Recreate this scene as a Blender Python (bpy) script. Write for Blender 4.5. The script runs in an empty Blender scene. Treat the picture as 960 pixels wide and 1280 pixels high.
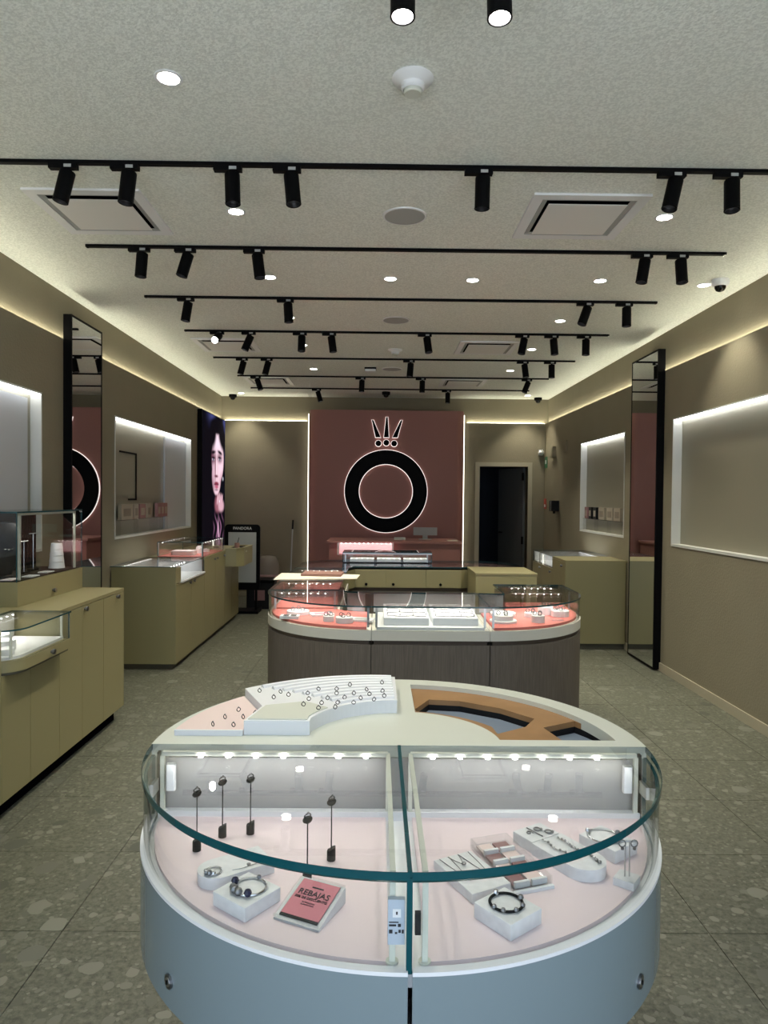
import bpy, bmesh, math, random
from math import sin, cos, pi, radians as R_
from mathutils import Vector, Matrix
from mathutils.geometry import tessellate_polygon

sc = bpy.context.scene
COL = sc.collection
rnd = random.Random(7)

# ------------------------------------------------------------------ camera
FPX, CAMH = 880.0, 1.55
YAW, PITCH, ROLL = -0.00928, -0.02036, 0.0095
_fw = Vector((-sin(YAW)*cos(PITCH), cos(YAW)*cos(PITCH), sin(PITCH)))
_r0 = Vector((cos(YAW), sin(YAW), 0)); _u0 = _r0.cross(_fw)
_r = _r0*cos(ROLL) + _u0*sin(ROLL); _u = -_r0*sin(ROLL) + _u0*cos(ROLL)
CAMP = Vector((0, 0, CAMH))
cam_d = bpy.data.cameras.new('camera'); cam = bpy.data.objects.new('camera', cam_d); COL.objects.link(cam)
cam_d.sensor_fit = 'VERTICAL'; cam_d.sensor_height = 32.0; cam_d.sensor_width = 24.0
cam_d.lens = FPX*32.0/1280.0; cam_d.clip_start = 0.02
cam.matrix_world = Matrix(((_r.x, _u.x, -_fw.x, 0), (_r.y, _u.y, -_fw.y, 0), (_r.z, _u.z, -_fw.z, CAMH), (0, 0, 0, 1)))
sc.camera = cam

def atZ(px, py, z):
    d = _r*((px-480)/FPX) - _u*((py-640)/FPX) + _fw
    return CAMP + d*((z-CAMH)/d.z)

# ------------------------------------------------------------------ world, view
sc.view_settings.view_transform = 'Standard'; sc.view_settings.look = 'None'
sc.view_settings.gamma = 1.0; sc.view_settings.use_curve_mapping = False
sc.view_settings.exposure = 1.17
w = bpy.data.worlds.new('overcast_sky'); sc.world = w; w.use_nodes = True
bg = w.node_tree.nodes['Background']; bg.inputs[0].default_value = (0.66, 0.80, 1.0, 1); bg.inputs[1].default_value = 0.9
sc.cycles.max_bounces = 10; sc.cycles.diffuse_bounces = 5; sc.cycles.glossy_bounces = 6
sc.cycles.transmission_bounces = 6; sc.cycles.transparent_max_bounces = 24
sc.cycles.caustics_reflective = False; sc.cycles.caustics_refractive = False
sc.cycles.sample_clamp_indirect = 3.0
DOWN_W = 42.0; COVE = 9.5; NICHE = 3.0; CASE_W = 0.45

sun_d = bpy.data.lights.new('bounce_sun', 'SUN'); sun_d.energy = 8.0; sun_d.angle = R_(4); sun_d.color = (.94, .98, 1)  # added sun, its bounce off the pavement brightens the shop ceiling
sun = bpy.data.objects.new('bounce_sun', sun_d); COL.objects.link(sun); sun.rotation_euler = (R_(-4), R_(-38), 0)
# room numbers
XL, XR = -2.37, 2.585            # faces of the lower wall panels
XLU, XRU = -2.43, 2.645          # faces of the upper walls
YB, YBU = 10.90, 10.97
YF = -0.60                       # shopfront
ZC = 3.10; ZP = 2.72             # ceiling, top of the lower panels

# ------------------------------------------------------------------ materials
MATS = {}
def mat(name, col, rough=0.5, metal=0.0, spec=0.5, emit=None, es=0.0, bump=None, noise=None, wpos=False, coat=0.0, alpha=None):
    m = bpy.data.materials.new(name); m.use_nodes = True
    nt = m.node_tree; b = nt.nodes['Principled BSDF']
    b.inputs['Base Color'].default_value = (*col, 1); b.inputs['Roughness'].default_value = rough
    b.inputs['Metallic'].default_value = metal; b.inputs['Specular IOR Level'].default_value = spec
    b.inputs['Coat Weight'].default_value = coat
    if alpha is not None: b.inputs['Alpha'].default_value = alpha
    if emit: b.inputs['Emission Color'].default_value = (*emit, 1); b.inputs['Emission Strength'].default_value = es
    geo = nt.nodes.new('ShaderNodeNewGeometry').outputs['Position']
    if noise:
        s, amt, c2 = noise[:3]
        n = nt.nodes.new('ShaderNodeTexNoise'); n.inputs['Scale'].default_value = s; n.inputs['Detail'].default_value = 4
        vec = geo
        if len(noise) > 3:
            mp = nt.nodes.new('ShaderNodeMapping'); mp.inputs['Scale'].default_value = noise[3]
            nt.links.new(geo, mp.inputs[0]); vec = mp.outputs[0]
        nt.links.new(vec, n.inputs['Vector'])
        rp = nt.nodes.new('ShaderNodeValToRGB')
        rp.color_ramp.elements[0].position = 0.5-amt; rp.color_ramp.elements[0].color = (*col, 1)
        rp.color_ramp.elements[1].position = 0.5+amt; rp.color_ramp.elements[1].color = (*c2, 1)
        nt.links.new(n.outputs['Fac'], rp.inputs[0]); nt.links.new(rp.outputs[0], b.inputs['Base Color'])
    if bump:
        n = nt.nodes.new('ShaderNodeTexNoise'); n.inputs['Scale'].default_value = bump[0]; n.inputs['Detail'].default_value = 5
        nt.links.new(geo, n.inputs['Vector'])
        bp = nt.nodes.new('ShaderNodeBump'); bp.inputs['Strength'].default_value = bump[1]; bp.inputs['Distance'].default_value = bump[2]
        nt.links.new(n.outputs['Fac'], bp.inputs['Height']); nt.links.new(bp.outputs[0], b.inputs['Normal'])
    MATS[name] = m
    return m
def glassmat(name, tint, base=0.04):
    m = bpy.data.materials.new(name); m.use_nodes = True; nt = m.node_tree
    for n in list(nt.nodes): nt.nodes.remove(n)
    o = nt.nodes.new('ShaderNodeOutputMaterial'); mx = nt.nodes.new('ShaderNodeMixShader')
    t = nt.nodes.new('ShaderNodeBsdfTransparent'); t.inputs[0].default_value = (*tint, 1)
    g = nt.nodes.new('ShaderNodeBsdfGlossy'); g.inputs['Roughness'].default_value = 0.0
    lw = nt.nodes.new('ShaderNodeLayerWeight'); lw.inputs[0].default_value = 0.5
    p = nt.nodes.new('ShaderNodeMath'); p.operation = 'POWER'; p.inputs[1].default_value = 5
    ma = nt.nodes.new('ShaderNodeMath'); ma.operation = 'MULTIPLY_ADD'; ma.inputs[1].default_value = 1-base; ma.inputs[2].default_value = base
    nt.links.new(lw.outputs['Facing'], p.inputs[0]); nt.links.new(p.outputs[0], ma.inputs[0]); nt.links.new(ma.outputs[0], mx.inputs[0])
    nt.links.new(t.outputs[0], mx.inputs[1]); nt.links.new(g.outputs[0], mx.inputs[2]); nt.links.new(mx.outputs[0], o.inputs[0])
    MATS[name] = m
    return m
def terrazzo(name):
    m = bpy.data.materials.new(name); m.use_nodes = True; nt = m.node_tree; b = nt.nodes['Principled BSDF']
    L = nt.links.new; N = nt.nodes.new
    pos = N('ShaderNodeNewGeometry').outputs['Position']
    wn = N('ShaderNodeTexNoise'); wn.inputs['Scale'].default_value = 9; wn.inputs['Detail'].default_value = 3; L(pos, wn.inputs['Vector'])
    wv = N('ShaderNodeVectorMath'); wv.operation = 'MULTIPLY_ADD'; wv.inputs[1].default_value = (.05, .05, .05)
    L(wn.outputs['Color'], wv.inputs[0]); L(pos, wv.inputs[2])
    base = None
    def layer(scale, thr, ca, cb, prev):
        v = N('ShaderNodeTexVoronoi'); v.inputs['Scale'].default_value = scale; v.inputs['Randomness'].default_value = 1; L(wv.outputs[0], v.inputs['Vector'])
        sp = N('ShaderNodeSeparateColor'); L(v.outputs['Color'], sp.inputs[0])
        sel = N('ShaderNodeMath'); sel.operation = 'GREATER_THAN'; sel.inputs[1].default_value = thr; L(sp.outputs[0], sel.inputs[0])
        dm = N('ShaderNodeMath'); dm.operation = 'LESS_THAN'; dm.inputs[1].default_value = .42; L(v.outputs['Distance'], dm.inputs[0])
        an = N('ShaderNodeMath'); an.operation = 'MULTIPLY'; L(sel.outputs[0], an.inputs[0]); L(dm.outputs[0], an.inputs[1])
        cm = N('ShaderNodeMix'); cm.data_type = 'RGBA'; cm.inputs['A'].default_value = (*ca, 1); cm.inputs['B'].default_value = (*cb, 1); L(sp.outputs[1], cm.inputs['Factor'])
        mx = N('ShaderNodeMix'); mx.data_type = 'RGBA'; L(an.outputs[0], mx.inputs['Factor']); L(prev, mx.inputs['A']); L(cm.outputs['Result'], mx.inputs['B'])
        return mx.outputs['Result']
    n1 = N('ShaderNodeTexNoise'); n1.inputs['Scale'].default_value = 45; n1.inputs['Detail'].default_value = 6; n1.inputs['Roughness'].default_value = .7; L(pos, n1.inputs['Vector'])
    rp = N('ShaderNodeValToRGB'); rp.color_ramp.elements[0].position = .35; rp.color_ramp.elements[0].color = (.066, .068, .049, 1)
    rp.color_ramp.elements[1].position = .66; rp.color_ramp.elements[1].color = (.18, .18, .136, 1); L(n1.outputs['Fac'], rp.inputs[0])
    c = layer(48, .55, (.115, .117, .087), (.225, .226, .18), rp.outputs[0])
    c = layer(20, .72, (.105, .107, .08), (.235, .236, .19), c)
    c = layer(9, .86, (.075, .077, .06), (.24, .24, .195), c)
    L(c, b.inputs['Base Color']); b.inputs['Roughness'].default_value = .42; b.inputs['Specular IOR Level'].default_value = .4
    MATS[name] = m
terrazzo('terrazzo')
mat('grout', (.09, .085, .07), .9)
mat('wall', (.265, .234, .165), .85, spec=.2, bump=(60, .25, .01), noise=(3, .25, (.246, .216, .152)))
mat('door_trim', (.40, .36, .265), .6)
mat('ceiling', (.88, .905, .84), .95, spec=.1, bump=(110, .35, .012), noise=(95, .08, (.74, .765, .705)))
mat('khaki', (.295, .262, .135), .38, spec=.45)
mat('khaki_gap', (.10, .09, .06), .7)
mat('cream', (.62, .64, .56), .4)
mat('white', (.80, .81, .82), .35)
mat('white_matte', (.82, .82, .82), .7)
mat('drum', (.215, .272, .292), .22, spec=.5, coat=.3)
mat('black', (.0025, .0025, .003), .55, spec=.08)
mat('black_gloss', (.003, .003, .003), .15, spec=.25)
mat('void', (.004, .004, .005), .9, spec=0)
mat('charcoal', (.012, .012, .013), .55, spec=.15)
mat('dark_pad', (.018, .014, .012), .8, spec=.1)
mat('pink_wall', (.35, .163, .140), .5, spec=.3)
mat('pink_desk', (.34, .158, .135), .5, spec=.3)
mat('pale_pink', (.80, .665, .685), .6)
mat('pink_felt', (.80, .645, .61), .8)
mat('coral', (.62, .17, .15), .6)
mat('rose', (.72, .22, .27), .55)
mat('dusty_rose', (.27, .14, .14), .6)
mat('box_print', (.20, .165, .125), .6)
mat('beige_card', (.33, .285, .22), .6)
mat('vent_grey', (.78, .77, .74), .6)
mat('case_back', (.27, .27, .265), .5)
mat('grey_panel', (.40, .41, .40), .5)
mat('grey_blue', (.17, .21, .27), .75)
mat('wood_inlay', (.36, .20, .085), .5, noise=(14, .25, (.28, .15, .06), (1, 1, 1)))
mat('wood_dark', (.165, .138, .116), .55, spec=.35, noise=(30, .2, (.115, .096, .08), (5, 5, .25)), bump=None)
mat('groove', (.085, .06, .042), .6)
mat('band', (.66, .64, .57), .4)
mat('steel', (.55, .55, .55), .3, metal=1)
mat('silver', (.75, .75, .77), .22, metal=1)
mat('dark_silver', (.25, .25, .26), .3, metal=1)
mat('gunmetal', (.06, .06, .06), .35, metal=1)
mat('navy_bead', (.02, .02, .06), .15)
mat('marble', (.80, .80, .81), .45, noise=(60, .2, (.70, .70, .71)))
mat('teal_edge', (.003, .065, .078), .12, spec=.6)
mat('dark_edge', (.02, .07, .08), .15, spec=.6)
mat('mirror', (.86, .87, .86), 0.0, metal=1)
mat('acrylic_white', (.78, .79, .80), .3)
mat('sensor_blue', (.45, .52, .60), .4)
mat('print_black', (.02, .02, .025), .7)
mat('print_grey', (.22, .10, .12), .7)
mat('sticker_red', (.5, .06, .04), .5)
mat('exit_green', (.02, .16, .06), .5)
mat('door_leaf', (.10, .105, .11), .6)
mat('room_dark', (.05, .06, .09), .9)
mat('pavement', (.58, .58, .58), .85, noise=(2, .3, (.52, .52, .52)))
mat('paper', (.74, .70, .58), .8)
mat('niche_back', (.25, .235, .175), .38, spec=.5)
mat('niche_white', (.62, .62, .58), .5)
mat('niche_door', (.50, .52, .55), .4)
mat('brown_paper', (.30, .16, .13), .8)
mat('plastic_film', (.45, .40, .36), .25, alpha=.35)
mat('cove_led', (1, 1, 1), emit=(1.0, .97, .76), es=COVE)
mat('wall_led', (1, 1, 1), emit=(1.0, .95, .80), es=1.5)
mat('niche_led', (1, 1, 1), emit=(.96, .98, 1.0), es=NICHE)
mat('lamp', (1, 1, 1), emit=(1.0, .95, .84), es=14)
mat('spot_lamp', (1, 1, 1), emit=(1.0, .97, .90), es=16)
mat('led_dot', (1, 1, 1), emit=(1.0, .97, .92), es=9)
mat('halo', (1, 1, 1), emit=(1.0, .88, .84), es=.5)
mat('lens_off', (.02, .02, .02), .3)
mat('pink_glow', (1, 1, 1), emit=(1.0, .36, .42), es=.35)
glassmat('glass', (.985, .995, .99)); glassmat('acrylic', (.96, .965, .965), .06)

# ------------------------------------------------------------------ mesh builder
W = {}
class MB:
    def __init__(s): s.v = []; s.f = []; s.m = []
    def add(s, vs, fs, mi=0):
        o = len(s.v); s.v += [tuple(v) for v in vs]
        for k, f in enumerate(fs):
            s.f.append([i+o for i in f]); s.m.append(mi[k] if isinstance(mi, (list, tuple)) else mi)
        return s
    def box(s, x0, x1, y0, y1, z0, z1, mi=0):
        v = [(x, y, z) for z in (z0, z1) for y in (y0, y1) for x in (x0, x1)]
        return s.add(v, [(0, 2, 3, 1), (4, 5, 7, 6), (0, 1, 5, 4), (2, 6, 7, 3), (0, 4, 6, 2), (1, 3, 7, 5)], mi)
    def prism(s, poly, z0, z1, holes=(), cap=0, side=0):
        loops = [list(poly)] + [list(h) for h in holes]
        tris = tessellate_polygon([[Vector((p[0], p[1], 0)) for p in l] for l in loops])
        flat = [p for l in loops for p in l]; n = len(flat)
        vs = [(p[0], p[1], z0) for p in flat] + [(p[0], p[1], z1) for p in flat]
        fs = [tuple(t) for t in tris] + [tuple(i+n for i in t) for t in tris]; mi = [cap]*len(fs)
        o = 0
        for l in loops:
            k = len(l)
            for i in range(k):
                a, b = o+i, o+(i+1) % k; fs.append((a, b, b+n, a+n)); mi.append(side)
            o += k
        return s.add(vs, fs, mi)
    def xprism(s, poly, x0, x1):              # poly in (y, z)
        n = len(poly)
        vs = [(x0, p[0], p[1]) for p in poly] + [(x1, p[0], p[1]) for p in poly]
        return s.add(vs, [tuple(range(n)), tuple(range(n, 2*n))] + [(i, (i+1) % n, (i+1) % n+n, i+n) for i in range(n)])
    def yprism(s, poly, y0, y1, mi=0):        # poly in (x, z)
        n = len(poly)
        vs = [(p[0], y0, p[1]) for p in poly] + [(p[0], y1, p[1]) for p in poly]
        return s.add(vs, [tuple(range(n)), tuple(range(n, 2*n))] + [(i, (i+1) % n, (i+1) % n+n, i+n) for i in range(n)], mi)
    def cyl(s, c, r, z0, z1, n=24, r2=None, mi=0):
        r2 = r if r2 is None else r2
        vs = [(c[0]+r*cos(2*pi*i/n), c[1]+r*sin(2*pi*i/n), z0) for i in range(n)] + [(c[0]+r2*cos(2*pi*i/n), c[1]+r2*sin(2*pi*i/n), z1) for i in range(n)]
        return s.add(vs, [tuple(range(n)), tuple(range(n, 2*n))] + [(i, (i+1) % n, (i+1) % n+n, i+n) for i in range(n)], mi)
    def lathe(s, c, prof, n=24):              # prof (r, z), open ends closed if r == 0
        vs = []; fs = []
        for r, z in prof: vs += [(c[0]+r*cos(2*pi*i/n), c[1]+r*sin(2*pi*i/n), c[2]+z) for i in range(n)]
        for k in range(len(prof)-1):
            for i in range(n): j = (i+1) % n; fs.append((k*n+i, k*n+j, (k+1)*n+j, (k+1)*n+i))
        return s.add(vs, fs)
    def tube(s, path, r, n=8, closed=False):
        P = [Vector(p) for p in path]; k = len(P); vs = []; fs = []
        up = Vector((0, 0, 1))
        for i, p in enumerate(P):
            a = P[(i-1) % k] if (closed or i > 0) else p; b = P[(i+1) % k] if (closed or i < k-1) else p
            t = (b-a).normalized()
            if abs(t.z) > .9: e = Vector((1, 0, 0))
            else: e = up
            u = t.cross(e).normalized(); v = u.cross(t)
            rr = r[i] if isinstance(r, (list, tuple)) else r
            vs += [p+u*rr*cos(2*pi*j/n)+v*rr*sin(2*pi*j/n) for j in range(n)]
        for i in range(k if closed else k-1):
            for j in range(n):
                a, b = i*n, ((i+1) % k)*n; fs.append((a+j, a+(j+1) % n, b+(j+1) % n, b+j))
        if not closed: fs += [tuple(range(n)), tuple(range((k-1)*n, k*n))]
        return s.add(vs, fs)
    def ball(s, c, r, n=8, sz=1.0):
        m = n//2; vs = [(c[0], c[1], c[2]-r*sz)]; fs = []
        for i in range(1, m):
            a = -pi/2+pi*i/m; vs += [(c[0]+r*cos(a)*cos(2*pi*j/n), c[1]+r*cos(a)*sin(2*pi*j/n), c[2]+r*sz*sin(a)) for j in range(n)]
        vs.append((c[0], c[1], c[2]+r*sz)); t = len(vs)-1
        for j in range(n): fs.append((0, 1+(j+1) % n, 1+j)); fs.append((t, 1+(m-2)*n+j, 1+(m-2)*n+(j+1) % n))
        for i in range(m-2):
            for j in range(n): a = 1+i*n; fs.append((a+j, a+(j+1) % n, a+n+(j+1) % n, a+n+j))
        return s.add(vs, fs)
    def ribbon(s, path, z0, z1, th, face=0, edge=0):
        P = [Vector((p[0], p[1], 0)) for p in path]; k = len(P); A = []; B = []
        for i, p in enumerate(P):
            t = (P[min(i+1, k-1)]-P[max(i-1, 0)]).normalized(); nrm = Vector((t.y, -t.x, 0))
            A.append(p+nrm*th/2); B.append(p-nrm*th/2)
        vs = [(p.x, p.y, z0) for p in A]+[(p.x, p.y, z0) for p in B]+[(p.x, p.y, z1) for p in A]+[(p.x, p.y, z1) for p in B]
        fs = []; mi = []
        for i in range(k-1):
            fs += [(i, i+1, 2*k+i+1, 2*k+i), (k+i, k+i+1, 3*k+i+1, 3*k+i), (i, i+1, k+i+1, k+i), (2*k+i, 2*k+i+1, 3*k+i+1, 3*k+i)]
            mi += [face, face, edge, edge]
        fs += [(0, k, 3*k, 2*k), (k-1, 2*k-1, 4*k-1, 3*k-1)]; mi += [edge, edge]
        return s.add(vs, fs, mi)
    def build(s, name, mats, parent=None, smooth=False, origin=None):
        mats = [mats] if isinstance(mats, str) else mats
        o = Vector((0, 0, 0)) if origin is None else Vector(origin)
        if parent is not None: o = W[parent.name]
        me = bpy.data.meshes.new(name); me.from_pydata([(x-o.x, y-o.y, z-o.z) for x, y, z in s.v], [], s.f)
        for m in mats: me.materials.append(MATS[m])
        me.polygons.foreach_set('material_index', s.m)
        bm = bmesh.new(); bm.from_mesh(me)
        bmesh.ops.recalc_face_normals(bm, faces=bm.faces[:])
        bm.to_mesh(me); bm.free()
        if smooth:
            me.polygons.foreach_set('use_smooth', [True]*len(me.polygons))
            me.set_sharp_from_angle(angle=R_(40))
        ob = bpy.data.objects.new(name, me); COL.objects.link(ob)
        if parent is None: ob.location = o
        else: ob.parent = parent
        W[ob.name] = o
        return ob
def tag(o, label, cat, group=None):
    o['label'] = label; o['category'] = cat
    if group: o['group'] = group
    return o
def thing(name, label, cat, loc=(0, 0, 0), group=None):
    o = bpy.data.objects.new(name, None); COL.objects.link(o); o.location = loc; o.empty_display_size = .05
    W[o.name] = Vector(loc)
    return tag(o, label, cat, group)
def solo(mb, name, mats, label, cat, group=None, smooth=False):
    xs = [v[0] for v in mb.v]; ys = [v[1] for v in mb.v]; zs = [v[2] for v in mb.v]
    o = mb.build(name, mats, None, smooth, ((min(xs)+max(xs))/2, (min(ys)+max(ys))/2, min(zs)))
    return tag(o, label, cat, group)
def struct(mb, name, mats, smooth=False):
    o = mb.build(name, mats, None, smooth); o['kind'] = 'structure'; return o
def copy_tree(o, parent=None):
    c = o.copy(); COL.objects.link(c); c.parent = parent
    for ch in list(o.children): copy_tree(ch, c)
    return c
def lamp(name, kind, power, loc, parent, color=(1, .95, .85), **kw):
    d = bpy.data.lights.new(name, kind); d.energy = power; d.color = color
    rot = kw.pop('rot', None)
    for k, v in kw.items(): setattr(d, k, v)
    o = bpy.data.objects.new(name, d); COL.objects.link(o)
    o.parent = parent; o.location = Vector(loc)-(W[parent.name] if parent else Vector())
    if rot: o.rotation_euler = rot
    return o
def arc(c, r, a0, a1, n=24):
    return [(c[0]+r*cos(R_(a0+(a1-a0)*i/n)), c[1]+r*sin(R_(a0+(a1-a0)*i/n))) for i in range(n+1)]
def rrect(x0, x1, y0, y1, r, n=6):
    p = []
    for cx, cy, a in ((x1-r, y0+r, -90), (x1-r, y1-r, 0), (x0+r, y1-r, 90), (x0+r, y0+r, 180)): p += arc((cx, cy), r, a, a+90, n)
    return p
def text_mesh(body, size, extrude=0.0004):
    cu = bpy.data.curves.new('lettering', 'FONT'); cu.body = body; cu.size = size; cu.extrude = extrude
    cu.align_x = 'CENTER'; cu.align_y = 'CENTER'
    t = bpy.data.objects.new('lettering', cu); COL.objects.link(t); bpy.context.view_layer.update()
    me = bpy.data.meshes.new_from_object(t.evaluated_get(bpy.context.evaluated_depsgraph_get()))
    bpy.data.objects.remove(t); bpy.data.curves.remove(cu)
    return me
def text_part(body, size, mname, parent, loc, rot):
    me = text_mesh(body, size); me.materials.clear(); me.materials.append(MATS[mname])
    o = bpy.data.objects.new('lettering', me); COL.objects.link(o); o.parent = parent; o.location = loc; o.rotation_euler = rot
    W[o.name] = Vector((0, 0, 0))
    return o

# ================================================================== ROOM SHELL
TX, TY, TX0, TY0 = .577, .560, -1.105, 2.480
fl = struct(MB().box(XLU-.25, XRU+.25, YF-.1, YBU+.3, -.12, -.012), 'floor', 'grout')
tile_me = None
ix0 = math.floor((XL-TX0)/TX); ix1 = math.ceil((XR-TX0)/TX); iy0 = math.floor((YF-TY0)/TY); iy1 = math.ceil((YB-TY0)/TY)
for iy in range(iy0, iy1):
    for ix in range(ix0, ix1):
        x0 = TX0+ix*TX; y0 = TY0+iy*TY
        if tile_me is None:
            g = .0015
            t = MB().box(g, TX-g, g, TY-g, -.012, 0).build('tile', 'terrazzo', fl); tile_me = t.data
        else:
            t = bpy.data.objects.new('tile', tile_me); COL.objects.link(t); t.parent = fl
        t.location = (x0, y0, 0)
struct(MB().box(XLU-.25, XRU+.25, YF-.1, YBU+.2, ZC, ZC+.15), 'ceiling', 'ceiling')

NZ0, NZ1 = 1.150, 2.265
def side_wall(name, xf, xu, sgn, niches):
    xo = xu+sgn*.22
    m = MB(); m.box(*sorted((xu, xo)), YF-.1, YBU+.2, ZP, ZC)
    wl = struct(m, name, 'wall')
    p = MB(); y = YF-.1
    for a, b in niches:
        p.box(*sorted((xf, xo)), y, a, 0, ZP); p.box(*sorted((xf, xo)), a, b, 0, NZ0); p.box(*sorted((xf, xo)), a, b, NZ1, ZP); y = b
    p.box(*sorted((xf, xo)), y, YBU+.2, 0, ZP)
    p.build('wall_panel', 'wall', wl)
    MB().box(*sorted((xu-sgn*.010, xu-sgn*.036)), YF, YB+.0, ZP+.001, ZP+.005).build('cove_light_strip', 'cove_led', wl)
    b = struct(MB().box(*sorted((xf, xf-sgn*.012)), YF, YB, 0.001, .075), 'baseboard_'+name.split('_')[1], 'door_trim')
    return wl
side_wall('wall_left', XL, XLU, -1, [(3.05, 4.98), (6.36, 8.94)])
side_wall('wall_right', XR, XRU, 1, [(3.00, 6.15), (7.35, 8.94)])
DX0, DX1, DZ = 1.575, 2.325, 2.05
wb = struct(MB().box(XLU, XRU, YBU, YBU+.2, ZP, ZC), 'wall_back', 'wall')
MB().box(XL, DX0, YB, YBU+.2, 0, ZP).box(DX1, XR, YB, YBU+.2, 0, ZP).box(DX0, DX1, YB, YBU+.2, DZ, ZP).build('wall_panel', 'wall', wb)
MB().box(XL, -1.10, YBU-.036, YBU-.010, ZP+.001, ZP+.005).box(1.38, XR, YBU-.036, YBU-.010, ZP+.001, ZP+.005).build('cove_light_strip', 'cove_led', wb)
struct(MB().box(XL+.013, DX0-.07, YB-.012, YB, .001, .075), 'baseboard_back', 'door_trim')
tr = struct(MB().box(DX0-.065, DX0, YB-.02, YB+.1, 0.001, DZ+.065).box(DX1, DX1+.065, YB-.02, YB+.1, .001, DZ+.065).box(DX0, DX1, YB-.02, YB+.1, DZ, DZ+.065), 'trim_1', 'door_trim')
# stock room behind the door
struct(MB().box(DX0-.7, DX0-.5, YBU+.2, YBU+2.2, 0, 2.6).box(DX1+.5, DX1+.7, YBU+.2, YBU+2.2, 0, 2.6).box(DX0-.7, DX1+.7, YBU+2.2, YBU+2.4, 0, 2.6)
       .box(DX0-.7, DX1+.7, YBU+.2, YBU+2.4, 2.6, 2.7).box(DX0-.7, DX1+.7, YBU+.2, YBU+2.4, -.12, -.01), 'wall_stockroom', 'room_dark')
d = MB().box(0, .04, 0, .72, .012, 2.04).build('door_1', 'door_leaf'); d['kind'] = 'structure'
d.location = (DX1-.045, YBU+.06, 0); d.rotation_euler = (0, 0, R_(22))
hd = MB().tube([(-.01, .62, 1.0), (-.05, .62, 1.0), (-.05, .52, 1.0)], .01).build('handle', 'black', d)
for z in (.9, 1.9): MB().box(-.012, .0, -.02, .02, z-.06, z+.06).build('hinge', 'black', d)
s = MB()
for k in range(4): s.box(DX0-.45, DX0+.1, YBU+1.7, YBU+2.15, .4+.5*k, .43+.5*k)
for x in (DX0-.45, DX0+.07): s.box(x, x+.03, YBU+1.7, YBU+1.73, -.01, 2.1)
solo(s, 'storage_shelf', 'room_dark', 'dim metal shelf inside the dark stock room behind the doorway', 'shelf')

# shopfront behind the camera: piers, header, sill and pavement
struct(MB().box(XLU-.25, -2.1, YF-.25, YF-.1, 0, ZC+.15).box(2.3, XRU+.25, YF-.25, YF-.1, 0, ZC+.15).box(-2.1, 2.3, YF-.25, YF-.1, 3.02, ZC+.15), 'wall_front', 'wall')
struct(MB().box(-14, 14, -16, YF-.1, -.14, -.02), 'ground', 'pavement')
# ================================================================== DISPLAY NICHES
def niche(label, xf, sgn, y0, y1, door=None, group=None):
    dep = .07
    t = thing('display_niche', label, 'niche', (xf, (y0+y1)/2, NZ0), group)
    xb = xf+sgn*dep
    MB().box(*sorted((xb, xb+sgn*.02)), y0, y1, NZ0, NZ1).build('back_panel', 'niche_back', t)
    a, b = sorted((xf-sgn*.008, xb)); f = .012
    MB().box(a, b, y0, y0+f, NZ0, NZ1).build('side_lining', 'niche_white', t)
    MB().box(a, b, y1-f, y1, NZ0, NZ1).build('side_lining', 'niche_white', t)
    MB().box(a, b, y0+f, y1-f, NZ0, NZ0+.02).build('sill', 'niche_white', t)
    MB().box(a, b, y0+f, y1-f, NZ1-f, NZ1).build('top_lining', 'niche_white', t)
    MB().box(*sorted((xb-sgn*.012, xb-sgn*.030)), y0+f, y1-f, NZ1-f-.010, NZ1-f-.001).build('light_strip', 'niche_led', t)
    MB().box(*sorted((xf-sgn*.004, xf+sgn*.012)), y0+f, y1-f, NZ1-f-.008, NZ1-f-.001).build('edge_light', 'niche_led', t)
    if door:
        MB().box(*sorted((xb-sgn*.002, xb-sgn*.016)), door[0], door[1], NZ0+.022, NZ1-.05).build('sliding_panel', 'niche_door', t)
        MB().box(*sorted((xb-sgn*.002, xb-sgn*.02)), door[0]-.012, door[0], NZ0+.022, NZ1-.05).build('panel_edge', 'steel', t)
    return t
niche('lit wall niche with blue grey sliding panel above the near khaki cabinet', XL, -1, 3.05, 4.98, (3.07, 4.90))
n2 = niche('lit wall niche holding small boxes on the mirror and screen wall', XL, -1, 6.36, 8.94, (8.05, 8.92))
niche('wide empty lit wall niche with bare plain back', XR, 1, 3.00, 6.15)
niche('narrow lit wall niche holding small boxes beside the tall mirror over the khaki cabinet', XR, 1, 7.35, 8.94)
# thin black bars forming an angular outline at the left niche's back
xf = XL-.060
m = MB().box(xf-.006, xf, 6.66, 7.13, 1.955, 1.972).box(xf-.006, xf, 7.105, 7.13, 1.50, 1.972).box(xf-.006, xf, 6.9, 7.13, 1.50, 1.518)
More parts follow.
